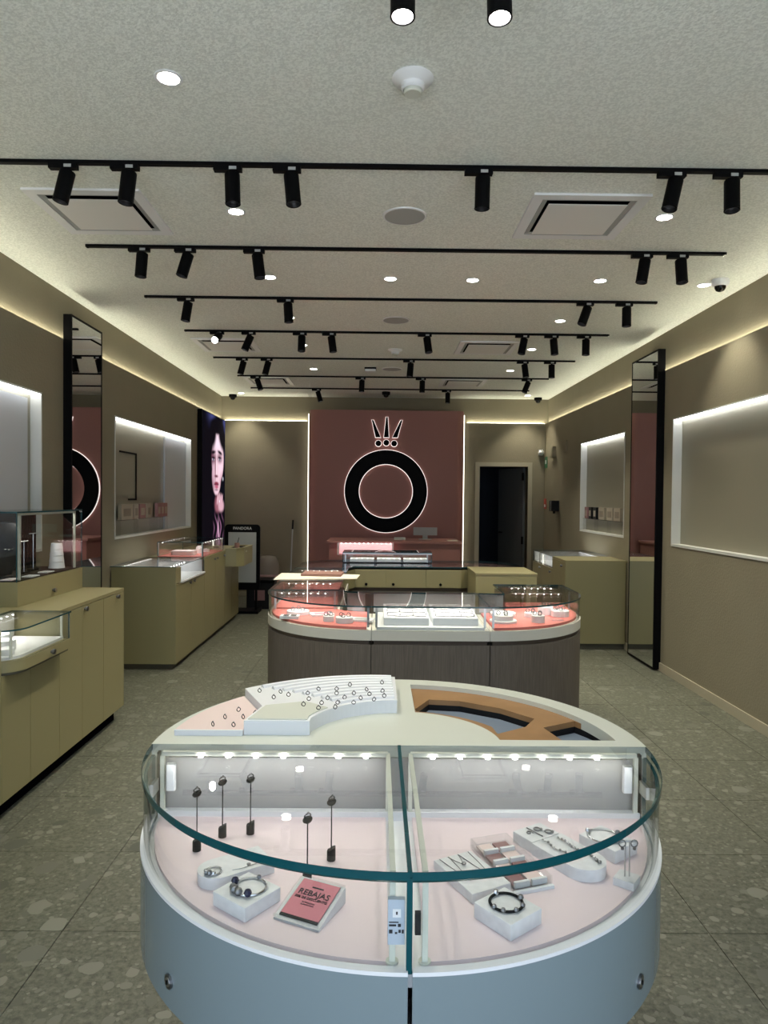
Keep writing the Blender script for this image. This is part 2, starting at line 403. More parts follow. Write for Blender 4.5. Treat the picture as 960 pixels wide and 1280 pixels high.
# clear ledges with small boxes
def ledge(xf, sgn, y0, y1, label):
    a, b = sorted((xf+sgn*.008, xf+sgn*.062))
    t = thing('acrylic_ledge', label, 'shelf', ((a+b)/2, (y0+y1)/2, NZ0+.02))
    MB().box(a, b, y0, y1, 1.312, 1.318).build('shelf_plate', 'acrylic', t)
    n = max(2, round((y1-y0)/.5))
    for k in range(n+1):
        y = y0+.004+(y1-y0-.012)*k/n
        MB().box(a+.004, b-.004, y, y+.004, NZ0+.02, 1.312).build('support', 'acrylic', t)
ledge(XL, -1, 6.55, 7.52, 'long clear acrylic ledge under the beige and dusty pink boxes')
ledge(XL, -1, 7.66, 8.03, 'short clear acrylic ledge beside the sliding panel of the left niche')
ledge(XR, 1, 7.47, 8.86, 'clear acrylic ledge carrying grey and beige boxes beside the tall mirror')
def small_box(xf, sgn, y, wd, h, m, label, group):
    a, b = sorted((xf+sgn*.018, xf+sgn*.052))
    t = thing('gift_box', label, 'box', ((a+b)/2, y, 1.3182), group)
    MB().box(a, b, y-wd/2, y+wd/2, 1.3182, 1.3182+h).build('body', m, t)
    fx = a-.002 if sgn > 0 else b
    MB().box(fx, fx+.002, y-wd*.32, y+wd*.32, 1.3182+h*.22, 1.3182+h*.72).build('printed_label', 'beige_card' if m != 'beige_card' else 'box_print', t)
for y, wd, h, m_, lb in ((6.74, .30, .145, 'beige_card', 'wide beige box on the left niche ledge'), (7.0, .11, .145, 'beige_card', 'narrow beige box between the wide beige and dusty pink boxes'),
                        (7.19, .17, .145, 'dusty_rose', 'dusty pink box beside narrow beige boxes on the long ledge'), (7.39, .12, .145, 'beige_card', 'narrow beige box at the far end of the long ledge'),
                        (7.73, .11, .15, 'dusty_rose', 'first dusty pink box on the short ledge'), (7.85, .11, .15, 'dusty_rose', 'middle dusty pink box on the short ledge'), (7.97, .11, .15, 'dusty_rose', 'last dusty pink box next to the sliding panel')):
    small_box(XL, -1, y, wd, h, m_, lb, 'gift boxes in the left niche')
for k, (y, wd, m_) in enumerate(((8.77, .10, 'dusty_rose'), (8.60, .10, 'charcoal'), (8.42, .12, 'charcoal'), (8.17, .2, 'beige_card'), (7.88, .2, 'beige_card'), (7.63, .2, 'beige_card'))):
    small_box(XR, 1, y, wd, .14, m_, {'dusty_rose': 'dusty pink box at the end of the ledge beside the tall mirror', 'charcoal': 'narrow charcoal box on the ledge beside the tall mirror', 'beige_card': 'square beige box on the ledge beside the tall mirror, %s from the mirror' % ['', '', '', 'third', 'second', 'first'][k]}[m_].replace('narrow charcoal box', ('far ' if k == 1 else 'near ')+'narrow charcoal box' if m_ == 'charcoal' else 'narrow charcoal box'), 'gift boxes in the niche beside the mirror')
solo(m, 'black_outline', 'black', 'thin black angular frame line against the back of the left niche', 'frame')

# ================================================================== MIRRORS
def mirror(label, xf, sgn, y0, y1, z0, z1, th):
    t = thing('wall_mirror', label, 'mirror', (xf, (y0+y1)/2, z0))
    xi = xf-sgn*th; fw = .016
    MB().box(*sorted((xf, xi+sgn*.006)), y0, y1, z0, z1).build('backing', 'black', t)
    MB().box(*sorted((xi+sgn*.006, xi+sgn*.002)), y0+fw, y1-fw, z0+fw, z1-fw).build('mirror_glass', 'mirror', t)
    a, b = sorted((xi, xi+sgn*.006))
    for nm, q in (('frame_side', (a, b, y0, y0+fw, z0, z1)), ('frame_side', (a, b, y1-fw, y1, z0, z1)), ('frame_top', (a, b, y0+fw, y1-fw, z1-fw, z1)), ('frame_bottom', (a, b, y0+fw, y1-fw, z0, z0+fw))):
        MB().box(*q).build(nm, 'black', t)
mirror('tall black framed mirror reflecting the ring logo', XL, -1, 5.33, 5.92, .012, 2.905, .062)
mirror('tall black framed mirror standing beside the wide empty niche', XR, 1, 6.35, 7.01, .012, 2.915, .066)

# ================================================================== LOGO WALL
PY = 10.50; PX0, PX1 = -1.03, 1.29; PZ = 2.85; rr = .13
poly = arc((PX0+rr, PY+rr), rr, 180, 270, 10)+arc((PX1-rr, PY+rr), rr, 270, 360, 10)+[(PX1, YB-.05), (PX0, YB-.05)]
lw_ = thing('logo_wall', 'dusty pink freestanding feature wall with rounded side edges', 'feature wall', ((PX0+PX1)/2, 10.7, 0))
MB().prism(poly, 0.002, PZ).build('panel', 'pink_wall', lw_, smooth=True)
for x in (PX0-.046, PX1+.030):
    MB().box(x, x+.010, YB-.05, YB-.03, .05, PZ-.02).build('light_strip', 'wall_led', lw_)
    MB().box(x, x+.010, YB-.03, YB-.001, .05, PZ-.02).build('strip_mount', 'white', lw_)
lg = thing('logo_sign', 'black ring with three pointed crown spikes and dots, backlit on the pink wall', 'sign', (.122, PY-.03, 1.03))
cx, cz, ro, ri = .122, 1.645, .612, .402
n = 96
def ringmb(r0, r1, y0, y1):
    m = MB(); vs = []
    for (r, y) in ((r0, y0), (r1, y0), (r1, y1), (r0, y1)): vs += [(cx+r*cos(2*pi*i/n), y, cz+r*sin(2*pi*i/n)) for i in range(n)]
    fs = []
    for k in range(4):
        for i in range(n): j = (i+1) % n; fs.append((k*n+i, k*n+j, ((k+1) % 4)*n+j, ((k+1) % 4)*n+i))
    return m.add(vs, fs)
ringmb(ri, ro, PY-.045, PY-.02).build('ring', 'black', lg, smooth=True)
ringmb(ri-.008, ro+.009, PY-.019, PY-.001).build('ring_backlight', 'halo', lg)
for (tx, tz, bx, bw) in ((-.085, 2.70, .000, .076), (.128, 2.745, .122, .076), (.345, 2.70, .248, .076)):
    z0 = 2.445
    P = [(bx-bw/2, z0), (bx+bw/2, z0), (tx+.012, tz), (tx-.012, tz)]
    MB().yprism(P, PY-.045, PY-.02).build('spike', 'black', lg)
    c = Vector((sum(p[0] for p in P)/4, sum(p[1] for p in P)/4)); g = .006
    Q = [(P[0][0]-g, P[0][1]-g), (P[1][0]+g, P[1][1]-g), (P[2][0]+g, P[2][1]+g), (P[3][0]-g, P[3][1]+g)]
    MB().yprism(Q, PY-.019, PY-.001).build('spike_backlight', 'halo', lg)
for (x, z) in ((.004, 2.355), (.122, 2.365), (.238, 2.355)):
    for nm, rad, m_, y0, y1 in (('dot', .043, 'black', PY-.045, PY-.02), ('dot_backlight', .050, 'halo', PY-.019, PY-.001)):
        MB().yprism([(x+rad*cos(2*pi*i/28), z+rad*sin(2*pi*i/28)) for i in range(28)], y0, y1).build(nm, m_, lg)

# cash desk in front of it
dk = thing('cash_desk', 'long dusty pink cash desk in front of the logo wall', 'desk', (.23, 10.0, 0))
MB().box(-.66, 1.14, 9.62, 10.40, 0.002, .925).build('body', 'pink_desk', dk)
MB().box(-.69, 1.16, 9.58, 10.42, .925, .955).build('desk_top', 'pink_desk', dk)
t = thing('pink_showcase', 'small pink lit glass showcase at the front of the cash desk', 'showcase', (-.15, 9.45, 0))
MB().box(-.53, .22, 9.35, 9.57, .002, .78).build('body', 'pink_desk', t)
MB().box(-.53, .22, 9.53, 9.57, .785, .94).build('back_panel', 'pink_glow', t)
MB().box(-.53, -.51, 9.35, 9.53, .785, .94).box(.20, .22, 9.35, 9.53, .785, .94).build('side_panel', 'pale_pink', t)
MB().box(-.51, .20, 9.353, 9.36, .785, .94).build('front_glass', 'glass', t)
MB().box(-.53, .22, 9.35, 9.57, .94, .95).build('top_glass', 'glass', t)
for k in range(12): MB().ball((-.48+.06*k, 9.44, .935), .006).build('led', 'led_dot', t)
m = thing('monitor', 'back of a grey monitor standing on the cash desk', 'monitor', (.69, 10.12, .955))
MB().box(.52, .86, 10.10, 10.125, 1.015, 1.125).box(.52, .86, 10.097, 10.128, 1.112, 1.128).build('screen_housing', 'grey_panel', m)
MB().box(.655, .725, 10.126, 10.15, .96, 1.09).build('stand', 'grey_panel', m); MB().box(.60, .78, 10.06, 10.2, .955, .963).build('foot', 'grey_panel', m)
m = thing('card_terminal', 'small cream card terminal on the cash desk beside the monitor', 'terminal', (.31, 10.0, .955))
MB().box(.24, .40, 9.95, 10.05, .955, .985).build('body', 'cream', m); MB().box(.26, .38, 9.97, 10.03, .985, .99).build('keypad', 'grey_panel', m)
solo(MB().box(.98, 1.12, 9.75, 9.9, .955, .965), 'paper_stack', 'paper', 'thin stack of papers at the end of the cash desk', 'paper')

# ================================================================== CEILING FITTINGS
ORD = ['first', 'second', 'third', 'fourth', 'fifth', 'sixth', 'seventh', 'eighth']
RY = [2.02, 3.314, 4.412, 5.51, 6.618, 7.879, 9.048, 10.05]
RX = [(-1.77, 2.12), (-1.95, 2.12), (-1.78, 2.115), (-1.78, 2.12), (-1.775, 2.11), (-1.80, 2.145), (-1.765, 2.135), (-1.775, 2.10)]
for k, (y, (x0, x1)) in enumerate(zip(RY, RX)):
    x0 *= 1.016; x1 *= 1.016
    t = thing('track_rail', 'thin black ceiling track rail, %s counted from the shopfront' % ORD[k], 'track rail', ((x0+x1)/2, y, ZC-.016), 'ceiling track rails')
    MB().box(x0, x1, y-.014, y+.014, ZC-.016, ZC-.0005).build('rail', 'black', t)
    MB().box(x0-.012, x0, y-.015, y+.015, ZC-.017, ZC-.0005).build('end_cap', 'black_gloss', t); MB().box(x1, x1+.012, y-.015, y+.015, ZC-.017, ZC-.0005).build('end_cap', 'black_gloss', t)
sp0 = thing('track_spotlight', '', 'spotlight')
MB().box(-.085, .045, -.016, .016, -.022, 0).build('adapter', 'black', sp0)
MB().box(-.012, .022, -.0175, -.016, -.018, -.004).build('adapter_label', 'grey_panel', sp0)
MB().cyl((0, 0), .008, -.055, -.022, 10).build('stem', 'black', sp0)
hd0 = bpy.data.objects.new('head', MB().lathe((0, 0, 0), [(.0, 0), (.034, 0), (.035, -.004), (.035, -.145), (.031, -.145), (.029, -.123)], 28).build('tmp', 'black', None, True).data)
bpy.data.objects.remove(bpy.data.objects['tmp']); COL.objects.link(hd0); hd0.parent = sp0; hd0.location = (0, 0, -.034); W[hd0.name] = Vector()
le0 = MB().cyl((0, 0), .0295, -.125, -.121, 24).build('lens', 'lens_off', hd0)
MB().lathe((0, 0, 0), [(.0285, -.122), (.0302, -.144)], 28).build('reflector', 'dark_silver', hd0, True)
MB().lathe((0, 0, 0), [(.0352, -.141), (.0358, -.145), (.031, -.1465), (.0305, -.141)], 28).build('front_ring', 'black', hd0, True)
HANG = {0: [(.057, 0, 4), (.324, -1, 4)],
        1: [(-1.43, 12, 4), (-1.15, 5, 4), (-.68, -3, 6), (-.41, -6, 8), (.47, 1, 0), (1.36, 14, 6), (1.62, 2, 6)],
        2: [(-1.45, 3, 4), (-1.17, 15, 6), (-.75, -8, 4), (1.63, 10, 4), (1.85, -1, 8)],
        3: [(-1.46, 8, 4), (-.70, -4, 4), (1.60, 20, 6), (1.90, 1, 4)],
        4: [(-1.47, 10, 60), (-1.18, 22, 4), (-.71, 0, 12), (-.44, -8, 4), (.44, -7, 12), (1.34, 12, 6), (1.61, -4, 4), (1.91, 1, 2)],
        5: [(-1.48, 14, 4), (-1.21, 14, 4), (.35, 4, 2), (1.60, -6, 8), (1.90, 0, 2)],
        6: [(-1.53, -20, 6), (-.21, 2, 2), (.55, 1, 2), (1.89, 22, 4)],
        7: [(-.85, -16, 2), (.97, 1, 2)]}
LIT = {(0, 0), (0, 1), (4, 0)}
lens_lit = le0.data.copy(); lens_lit.materials.clear(); lens_lit.materials.append(MATS['spot_lamp'])
first = True
for k, lst in HANG.items():
    for i, (x, lean, pit) in enumerate(lst):
        o = copy_tree(sp0)
        o.location = (x*1.016, RY[k], ZC-.0172)
        hd = [c for c in o.children if c.name.startswith('head')][0]
        hd.rotation_euler = (R_(-pit), R_(lean), 0)
        lit = (k, i) in LIT
        if k == 4 and lit: o['label'] = 'lit black track spotlight glaring towards the shopfront on the fifth ceiling rail'; del_g = True
        else: o['label'] = ('lit ' if lit else '')+'black spotlight, %s from the screen wall on the %s ceiling rail from the shopfront' % (ORD[i], ORD[k])
        o['group'] = 'track spotlights on the %s rail' % ORD[k]
        W[o.name] = Vector(o.location)
        if lit:
            le = [c for c in hd.children if c.name.startswith('lens')][0]; le.data = lens_lit
            l = lamp('spot_beam', 'SPOT', 13 if k == 0 else 12, (0, 0, 0), None, (1, .95, .86), spot_size=R_(48), spot_blend=.6, shadow_soft_size=.025)
            l.parent = hd; l.location = (0, 0, -.150)

for c_ in list(sp0.children_recursive)+[sp0]: bpy.data.objects.remove(c_)
DL = [(-.79, 2.65), (-.785, 3.87), (1.555, 3.87), (-.776, 5.01), (.076, 5.01), (.66, 5.02), (1.56, 5.0), (2.33, 5.07), (-.776, 6.13), (1.57, 6.13), (-.777, 7.22), (1.579, 7.30), (-.788, 8.55), (1.588, 8.52), (-2.06, 10.60), (2.23, 10.55)]
def dl_label(x, y):
    near = min(range(8), key=lambda k: abs(RY[k]-y))
    if y > 10: return 'round ceiling downlight in the %s corner' % ('screen wall back' if x < 0 else 'doorway back')
    if x > 2: return 'round ceiling downlight beside the dome camera'
    if y < 3: return 'round ceiling downlight between the first and second track rails near the smoke detector'
    a = max(k for k in range(8) if RY[k] < y)
    if x in (.076, .66): return 'round ceiling downlight in the middle between third and fourth rails, %s' % ('screen wall one' if x < .3 else 'doorway one') 
    return 'round ceiling downlight between the %s and %s track rails, %s side' % (ORD[a], ORD[a+1], 'screen wall' if x < 0 else 'doorway')
for i, (x, y) in enumerate(DL):
    t = thing('ceiling_downlight', dl_label(x, y), 'downlight', (x, y, ZC-.006), 'ceiling downlights')
    MB().lathe((x, y, ZC), [(.040, -.0005), (.052, -.0005), (.052, -.004), (.046, -.006), (.040, -.004), (.040, -.0005)], 28).build('trim_ring', 'white', t, True)
    MB().cyl((x, y), .0405, ZC-.0036, ZC-.0008, 28).build('lens', 'lamp', t)
    lamp('downlight_beam', 'SPOT', DOWN_W*(.55 if abs(x) > 2 else 1), (x, y, ZC-.012), t, (1, .955, .79), spot_size=R_(90), spot_blend=.6, shadow_soft_size=.04)

def vent(x, y, label):
    t = thing('ceiling_vent', label, 'vent', (x, y, ZC-.02), 'ceiling air diffusers')
    h = .30; fi = .245
    MB().prism([(x-h, y-h), (x+h, y-h), (x+h, y+h), (x-h, y+h)], ZC-.012, ZC-.0005, [[(x-fi, y-fi), (x+fi, y-fi), (x+fi, y+fi), (x-fi, y+fi)]]).build('frame', 'white', t)
    MB().box(x-fi, x+fi, y-fi, y+fi, ZC-.002, ZC-.0008).build('throat', 'void', t)
    m = MB(); a, b = .243, .216
    vs = [(x+sx*a, y+sy*a, ZC-.010) for sx, sy in ((-1, -1), (1, -1), (1, 1), (-1, 1))]+[(x+sx*b, y+sy*b, ZC-.003) for sx, sy in ((-1, -1), (1, -1), (1, 1), (-1, 1))]
    m.add(vs, [(i, (i+1) % 4, 4+(i+1) % 4, 4+i) for i in range(4)]); m.build('sloped_rim', 'grey_panel', t)
    c = .205
    MB().box(x-c, x+c, y-c, y+c, ZC-.020, ZC-.016).build('centre_plate', 'vent_grey', t)
    MB().cyl((x, y), .02, ZC-.016, ZC-.002, 10).build('hanger', 'grey_panel', t)
for (x, y, lb) in ((-1.52, 3.905, 'square white ceiling diffuser between second and third rails, screen wall side'), (1.08, 3.885, 'square white ceiling diffuser between second and third rails, doorway side'),
                   (-1.55, 7.25, 'square white ceiling diffuser behind the lit spotlight'), (1.10, 7.25, 'square white ceiling diffuser between fifth and sixth rails, doorway side'),
                   (-1.46, 9.45, 'square white ceiling diffuser in front of the logo wall, screen wall side'), (1.12, 9.45, 'square white ceiling diffuser in front of the logo wall, doorway side')):
    vent(x, y, lb)
for (x, y, lb) in ((.135, 3.90, 'flat grey round ceiling speaker between the two near diffusers'), (.146, 6.17, 'flat grey round ceiling speaker between the fourth and fifth rails'), (.16, 8.50, 'flat grey round ceiling speaker near the back between sixth and seventh rails')):
    t = thing('ceiling_speaker', lb, 'speaker', (x, y, ZC-.008), 'ceiling speakers')
    MB().lathe((x, y, ZC), [(.110, -.0005), (.122, -.0005), (.120, -.006), (.110, -.007)], 36).build('rim', 'white', t, True)
    MB().cyl((x, y), .111, ZC-.006, ZC-.0008, 36).build('grille', 'grey_panel', t)
for (x, y, lb) in ((.116, 2.63, 'white smoke detector with stepped round base near the lit spotlights'), (.17, 7.40, 'small white smoke detector between the fifth and sixth rails')):
    t = thing('smoke_detector', lb, 'smoke detector', (x, y, ZC-.06), 'smoke detectors')
    MB().lathe((x, y, ZC), [(.076, -.0005), (.078, -.004), (.070, -.014), (.046, -.024), (.044, -.026)], 36).build('base', 'white', t, True)
    MB().lathe((x, y, ZC), [(.044, -.022), (.043, -.040), (.036, -.046)], 36).build('sensor_ring', 'white', t, True)
    MB().lathe((x, y, ZC), [(.034, -.040), (.034, -.056), (.030, -.060), (0, -.060)], 36).build('sensor_cap', 'cream', t, True)
for (x, y, lb) in ((2.39, 4.95, 'white dome camera beside the ceiling downlight over the wide empty niche'), (-2.22, 10.78, 'small dome camera above the tall portrait screen'), (2.44, 10.78, 'small dome camera above the stock room doorway'), (.11, 10.35, 'small dome camera above the logo wall')):
    t = thing('dome_camera', lb, 'camera', (x, y, ZC-.08), 'dome cameras')
    MB().lathe((x, y, ZC), [(.058, -.0005), (.060, -.006), (.058, -.034), (.050, -.044), (.040, -.046)], 28).build('housing', 'white' if y < 6 else 'black', t, True)
    MB().lathe((x, y, ZC), [(.038, -.040), (.037, -.058), (.028, -.074), (.014, -.082), (0, -.084)], 24).build('dome', 'black_gloss', t, True)
t = thing('ceiling_sensor', 'small dark slotted box sensor on the ceiling between sixth and seventh rails', 'sensor', (-.10, 8.46, ZC-.04))
MB().box(-.17, -.03, 8.40, 8.52, ZC-.02, ZC-.0005).build('base', 'black', t); MB().box(-.165, -.035, 8.405, 8.515, ZC-.045, ZC-.02).build('cover', 'white', t)

# ================================================================== SCREEN WITH PORTRAIT
def smooth(a, b, x):
    t = max(0, min(1, (x-a)/(b-a))); return t*t*(3-2*t)
def ell(u, v, cu, cv, ru, rv, soft=.25, rot=0):
    du, dv = u-cu, v-cv; du *= .75          # screen is 0.75 as wide as high
    c_, s_ = cos(rot), sin(rot); a, b = du*c_+dv*s_, -du*s_+dv*c_
    return 1-smooth(1-soft, 1+soft, math.sqrt((a/(ru*.75))**2+(b/rv)**2))
def mixc(a, b, t): return tuple(a[i]*(1-t)+b[i]*t for i in range(3))
def portrait(u, v):
    hair = (.004, .003, .005)
    c = mixc((.003, .003, .006), (.045, .05, .16), max(ell(u, v, .36, .99, .16, .10, .7), smooth(.84, .97, u)*smooth(.62, .95, v)))
    c = mixc(c, hair, ell(u, v, .63, .82, .36, .17, .2)); c = mixc(c, hair, ell(u, v, .20, .50, .24, .50, .3))
    f = max(ell(u, v, .655, .68, .275, .20, .06), ell(u, v, .60, .545, .205, .145, .08))
    skin = mixc((.12, .05, .08), (.66, .44, .50), smooth(.36, .62, u))
    skin = mixc(skin, (.80, .66, .78), ell(u, v, .66, .80, .20, .07, .9)*.75)
    skin = mixc(skin, (.78, .56, .66), ell(u, v, .79, .60, .12, .10, .9)*.8)
    skin = mixc(skin, (.25, .10, .13), ell(u, v, .86, .49, .10, .07, .9)*.7)
    skin = mixc(skin, (.62, .40, .48), ell(u, v, .47, .58, .07, .07, .9)*.8)
    skin = mixc(skin, (.70, .50, .58), ell(u, v, .60, .425, .09, .03, .9)*.7)
    c = mixc(c, skin, f)
    c = mixc(c, hair, max(ell(u, v, .42, .86, .17, .10, .35, .5), ell(u, v, .86, .86, .20, .09, .35, -.5), ell(u, v, .62, .925, .34, .06, .3)))
    for eu, ev, k in ((.455, .672, -1), (.745, .682, 1)):
        c = mixc(c, (.10, .035, .06), ell(u, v, eu, ev+.006, .10, .034, .8)*f*.9)
        c = mixc(c, (.50, .44, .54), ell(u, v, eu, ev-.004, .050, .009, .4)*f)
        c = mixc(c, (.006, .004, .01), ell(u, v, eu+.006, ev-.002, .024, .013, .3)*f)
        c = mixc(c, (.006, .004, .008), ell(u, v, eu, ev+.010, .070, .006, .6)*f)
        c = mixc(c, (.010, .006, .010), ell(u, v, eu+.01*k, ev+.050, .105, .013, .6, -.10*k)*f)
    c = mixc(c, (.16, .05, .07), ell(u, v, .545, .615, .022, .085, .9)*f*.85)
    c = mixc(c, (.82, .66, .74), ell(u, v, .595, .61, .016, .07, .8)*f*.8)
    c = mixc(c, (.12, .03, .05), ell(u, v, .590, .545, .075, .010, .7)*f)
    c = mixc(c, (.20, .03, .06), ell(u, v, .600, .487, .100, .016, .4)*f)
    c = mixc(c, (.02, .003, .008), ell(u, v, .600, .480, .095, .005, .6)*f)
    c = mixc(c, (.40, .10, .16), ell(u, v, .605, .464, .080, .015, .5)*f)
    c = mixc(c, (.10, .03, .05), ell(u, v, .600, .440, .07, .008, .8)*f*.7)
    c = mixc(c, (.25, .09, .12), ell(u, v, .66, .33, .13, .07, .4))
    for k in range(4):
        c = mixc(c, (.62, .38, .44), ell(u, v, .66+.065*k, .375-.006*k, .026, .055, .3, -.5))
        c = mixc(c, (.10, .03, .05), ell(u, v, .693+.065*k, .368-.006*k, .006, .05, .6, -.5))
    c = mixc(c, (.55, .32, .38), ell(u, v, .82, .315, .13, .05, .4))
    c = mixc(c, (.75, .75, .85), ell(u, v, .74, .352, .012, .010, .5))
    c = mixc(c, hair, smooth(.29, .24, v)*.97)
    st = max(0, sin(u*40+v*14+2*sin(v*30)))**3*smooth(.30, .16, v)*smooth(.42, .58, u)*smooth(.98, .84, u)
    c = mixc(c, (.30, .13, .24), st*.9)
    c = mixc(c, (.62, .36, .50), ell(u, v, .70, .10, .035, .10, .6, .12)*.7)
    c = mixc(c, (.70, .70, .80), ell(u, v, .905, .53, .013, .016, .4))
    return c
SY0, SY1, SZ0, SZ1, SXF = 9.27, 10.64, .82, 2.68, -2.305
t = thing('portrait_screen', 'tall bright screen showing a close portrait of a dark haired woman', 'screen', (-2.34, (SY0+SY1)/2, SZ0))
MB().box(XL+.001, SXF-.002, SY0-.012, SY1+.012, SZ0-.012, SZ1+.012).build('housing', 'black', t)
nu, nv = 84, 190
vs = [(SXF, SY0+(SY1-SY0)*i/nu, SZ0+(SZ1-SZ0)*j/nv) for j in range(nv+1) for i in range(nu+1)]
me = bpy.data.meshes.new('display_image'); o_ = W[t.name]
me.from_pydata([(x-o_.x, y-o_.y, z-o_.z) for x, y, z in vs], [], [(j*(nu+1)+i, j*(nu+1)+i+1, (j+1)*(nu+1)+i+1, (j+1)*(nu+1)+i) for j in range(nv) for i in range(nu)])
ca = me.color_attributes.new('print', 'FLOAT_COLOR', 'POINT')
for j in range(nv+1):
    for i in range(nu+1): ca.data[j*(nu+1)+i].color = (*portrait(i/nu, j/nv), 1)
m = bpy.data.materials.new('screen_print'); m.use_nodes = True; nt = m.node_tree; b = nt.nodes['Principled BSDF']
at = nt.nodes.new('ShaderNodeVertexColor'); at.layer_name = 'print'
b.inputs['Base Color'].default_value = (.005, .005, .005, 1); b.inputs['Roughness'].default_value = .7; b.inputs['Specular IOR Level'].default_value = 0
nt.links.new(at.outputs[0], b.inputs['Emission Color']); b.inputs['Emission Strength'].default_value = .62
me.materials.append(m); so = bpy.data.objects.new('display_image', me); COL.objects.link(so); so.parent = t

# ================================================================== EASEL SIGN AND BACK CORNER
ex, ey = -1.80, 9.42
t = thing('sign_stand', 'black rounded sign stand with blank grey poster beside the far cabinet end', 'sign', (ex, ey, 0))
def rz(x0, x1, z0, z1, r): return [(p[0], p[1]) for p in rrect(x0, x1, z0, z1, r)]
MB().yprism(rz(ex-.235, ex+.235, .30, 1.175, .05), ey-.015, ey+.015).build('frame', 'black', t)
MB().box(ex-.185, ex+.185, ey-.019, ey-.015, .40, 1.07).build('poster', 'grey_panel', t)
MB().box(ex-.20, ex-.17, ey-.012, ey+.012, .03, .30).build('leg', 'black', t); MB().box(ex+.17, ex+.20, ey-.012, ey+.012, .03, .30).build('leg', 'black', t)
MB().box(ex-.235, ex+.235, ey-.16, ey+.16, .001, .035).build('base_plate', 'black', t)
text_part('PANDORA', .052, 'white_matte', t, (0, -.0165, 1.122), (R_(90), 0, 0))
bn = thing('waste_bin', 'dark waste bin half hidden behind the sign stand', 'bin', (-1.62, 9.86, 0))
MB().prism(rrect(-1.80, -1.42, 9.68, 10.04, .05), .001, .36).build('body', 'charcoal', bn); MB().prism(rrect(-1.81, -1.41, 9.67, 10.05, .05), .36, .40).build('lid', 'black', bn)
MB().box(-1.68, -1.54, 9.672, 9.68, .12, .26).build('label_patch', 'dusty_rose', bn)
bag = MB(); prof = [(.16, 0), (.17, .05), (.165, .16), (.15, .24), (.12, .29), (.10, .30)]
bag.lathe((-1.62, 10.45, .37), prof, 14)
c = thing('storage_box', 'low dark box against the back wall under a crumpled plastic bag', 'box', (-1.62, 10.45, 0))
MB().box(-1.84, -1.40, 10.24, 10.66, .001, .34).build('body', 'brown_paper', c); MB().box(-1.845, -1.395, 10.235, 10.665, .34, .368).build('lid', 'dusty_rose', c)
o = solo(bag, 'plastic_bag', 'plastic_film', 'crumpled clear plastic bag on the low box by the back wall', 'bag', None, True)
for v in o.data.vertices: v.co += Vector((rnd.uniform(-.02, .02), rnd.uniform(-.02, .02), rnd.uniform(-.012, .012) if v.co.z > .02 else 0))
p = thing('leaning_pole', 'thin grey pole leaning on the back wall beside the lit pink wall edge', 'pole', (-1.32, 10.78, 0))
MB().tube([(-1.325, 10.70, .03), (-1.305, 10.878, 1.16)], .011).build('shaft', 'grey_panel', p); MB().tube([(-1.325, 10.70, .0115), (-1.324, 10.704, .07)], .014).build('rubber_tip', 'black', p)
MB().tube([(-1.307, 10.86, 1.05), (-1.304, 10.886, 1.19)], .014).build('grip', 'charcoal', p)

# right wall fittings
X = XR
t = thing('soap_dispenser', 'dark grey wall dispenser with small spout near the stock room door', 'dispenser', (X-.05, 10.08, 1.34))
MB().box(X-.10, X-.001, 10.00, 10.17, 1.38, 1.53).build('body', 'charcoal', t); MB().box(X-.102, X-.10, 10.07, 10.09, 1.39, 1.52).build('window', 'steel', t)
MB().cyl((X-.05, 10.085), .018, 1.345, 1.38, 12).build('spout', 'black', t)
t = thing('exit_sign', 'small dark green wall sign above the red notice by the door', 'sign', (X-.005, 10.80, 2.05))
MB().box(X-.008, X-.001, 10.72, 10.88, 2.03, 2.20).build('plate', 'exit_green', t); MB().box(X-.010, X-.008, 10.77, 10.83, 2.09, 2.15).build('symbol', 'white_matte', t)
t = thing('fire_notice', 'small red wall notice below the green sign', 'sign', (X-.005, 10.82, 1.40))
MB().box(X-.008, X-.001, 10.75, 10.89, 1.40, 1.56).build('plate', 'sticker_red', t); MB().box(X-.010, X-.008, 10.78, 10.86, 1.43, 1.47).build('caption', 'white_matte', t)
t = thing('alarm_box', 'cream alarm box high on the wall beside the green sign', 'box', (X-.03, 10.31, 2.18))
MB().box(X-.05, X-.001, 10.22, 10.40, 2.16, 2.32).build('body', 'wall', t); MB().box(X-.054, X-.05, 10.25, 10.37, 2.18, 2.30).build('cover', 'wall', t)
t = thing('wall_switch', 'slim cream wall plate between the alarm box and the niche', 'switch', (X-.01, 9.66, 2.2))
MB().box(X-.02, X-.001, 9.60, 9.70, 2.21, 2.36).build('plate', 'wall', t); MB().box(X-.024, X-.02, 9.63, 9.67, 2.25, 2.32).build('rocker', 'wall', t)
t = thing('motion_sensor', 'small white motion sensor in the corner over the doorway trim', 'sensor', (2.51, 10.84, 2.22))
MB().ball((2.51, 10.83, 2.27), .045, 12).build('lens', 'white', t, True); MB().box(2.48, 2.54, 10.84, YB-.001, 2.225, 2.315).build('mount', 'white', t)

# ================================================================== KHAKI WALL CABINETS
def knob(x, y, z, parent, sgn):
    m = MB(); m.tube([(x, y, z), (x+sgn*.010, y, z)], .008, 12); m.tube([(x+sgn*.010, y, z), (x+sgn*.022, y, z)], .014, 14)
    return m.build('knob', 'dark_silver', parent, True)
def led_row(parent, p0, p1, n, r=.006):
    for k in range(n):
        f = (k+.5)/n; MB().ball(tuple(p0[i]+(p1[i]-p0[i])*f for i in range(3)), r, 8, .6).build('led', 'led_dot', parent)
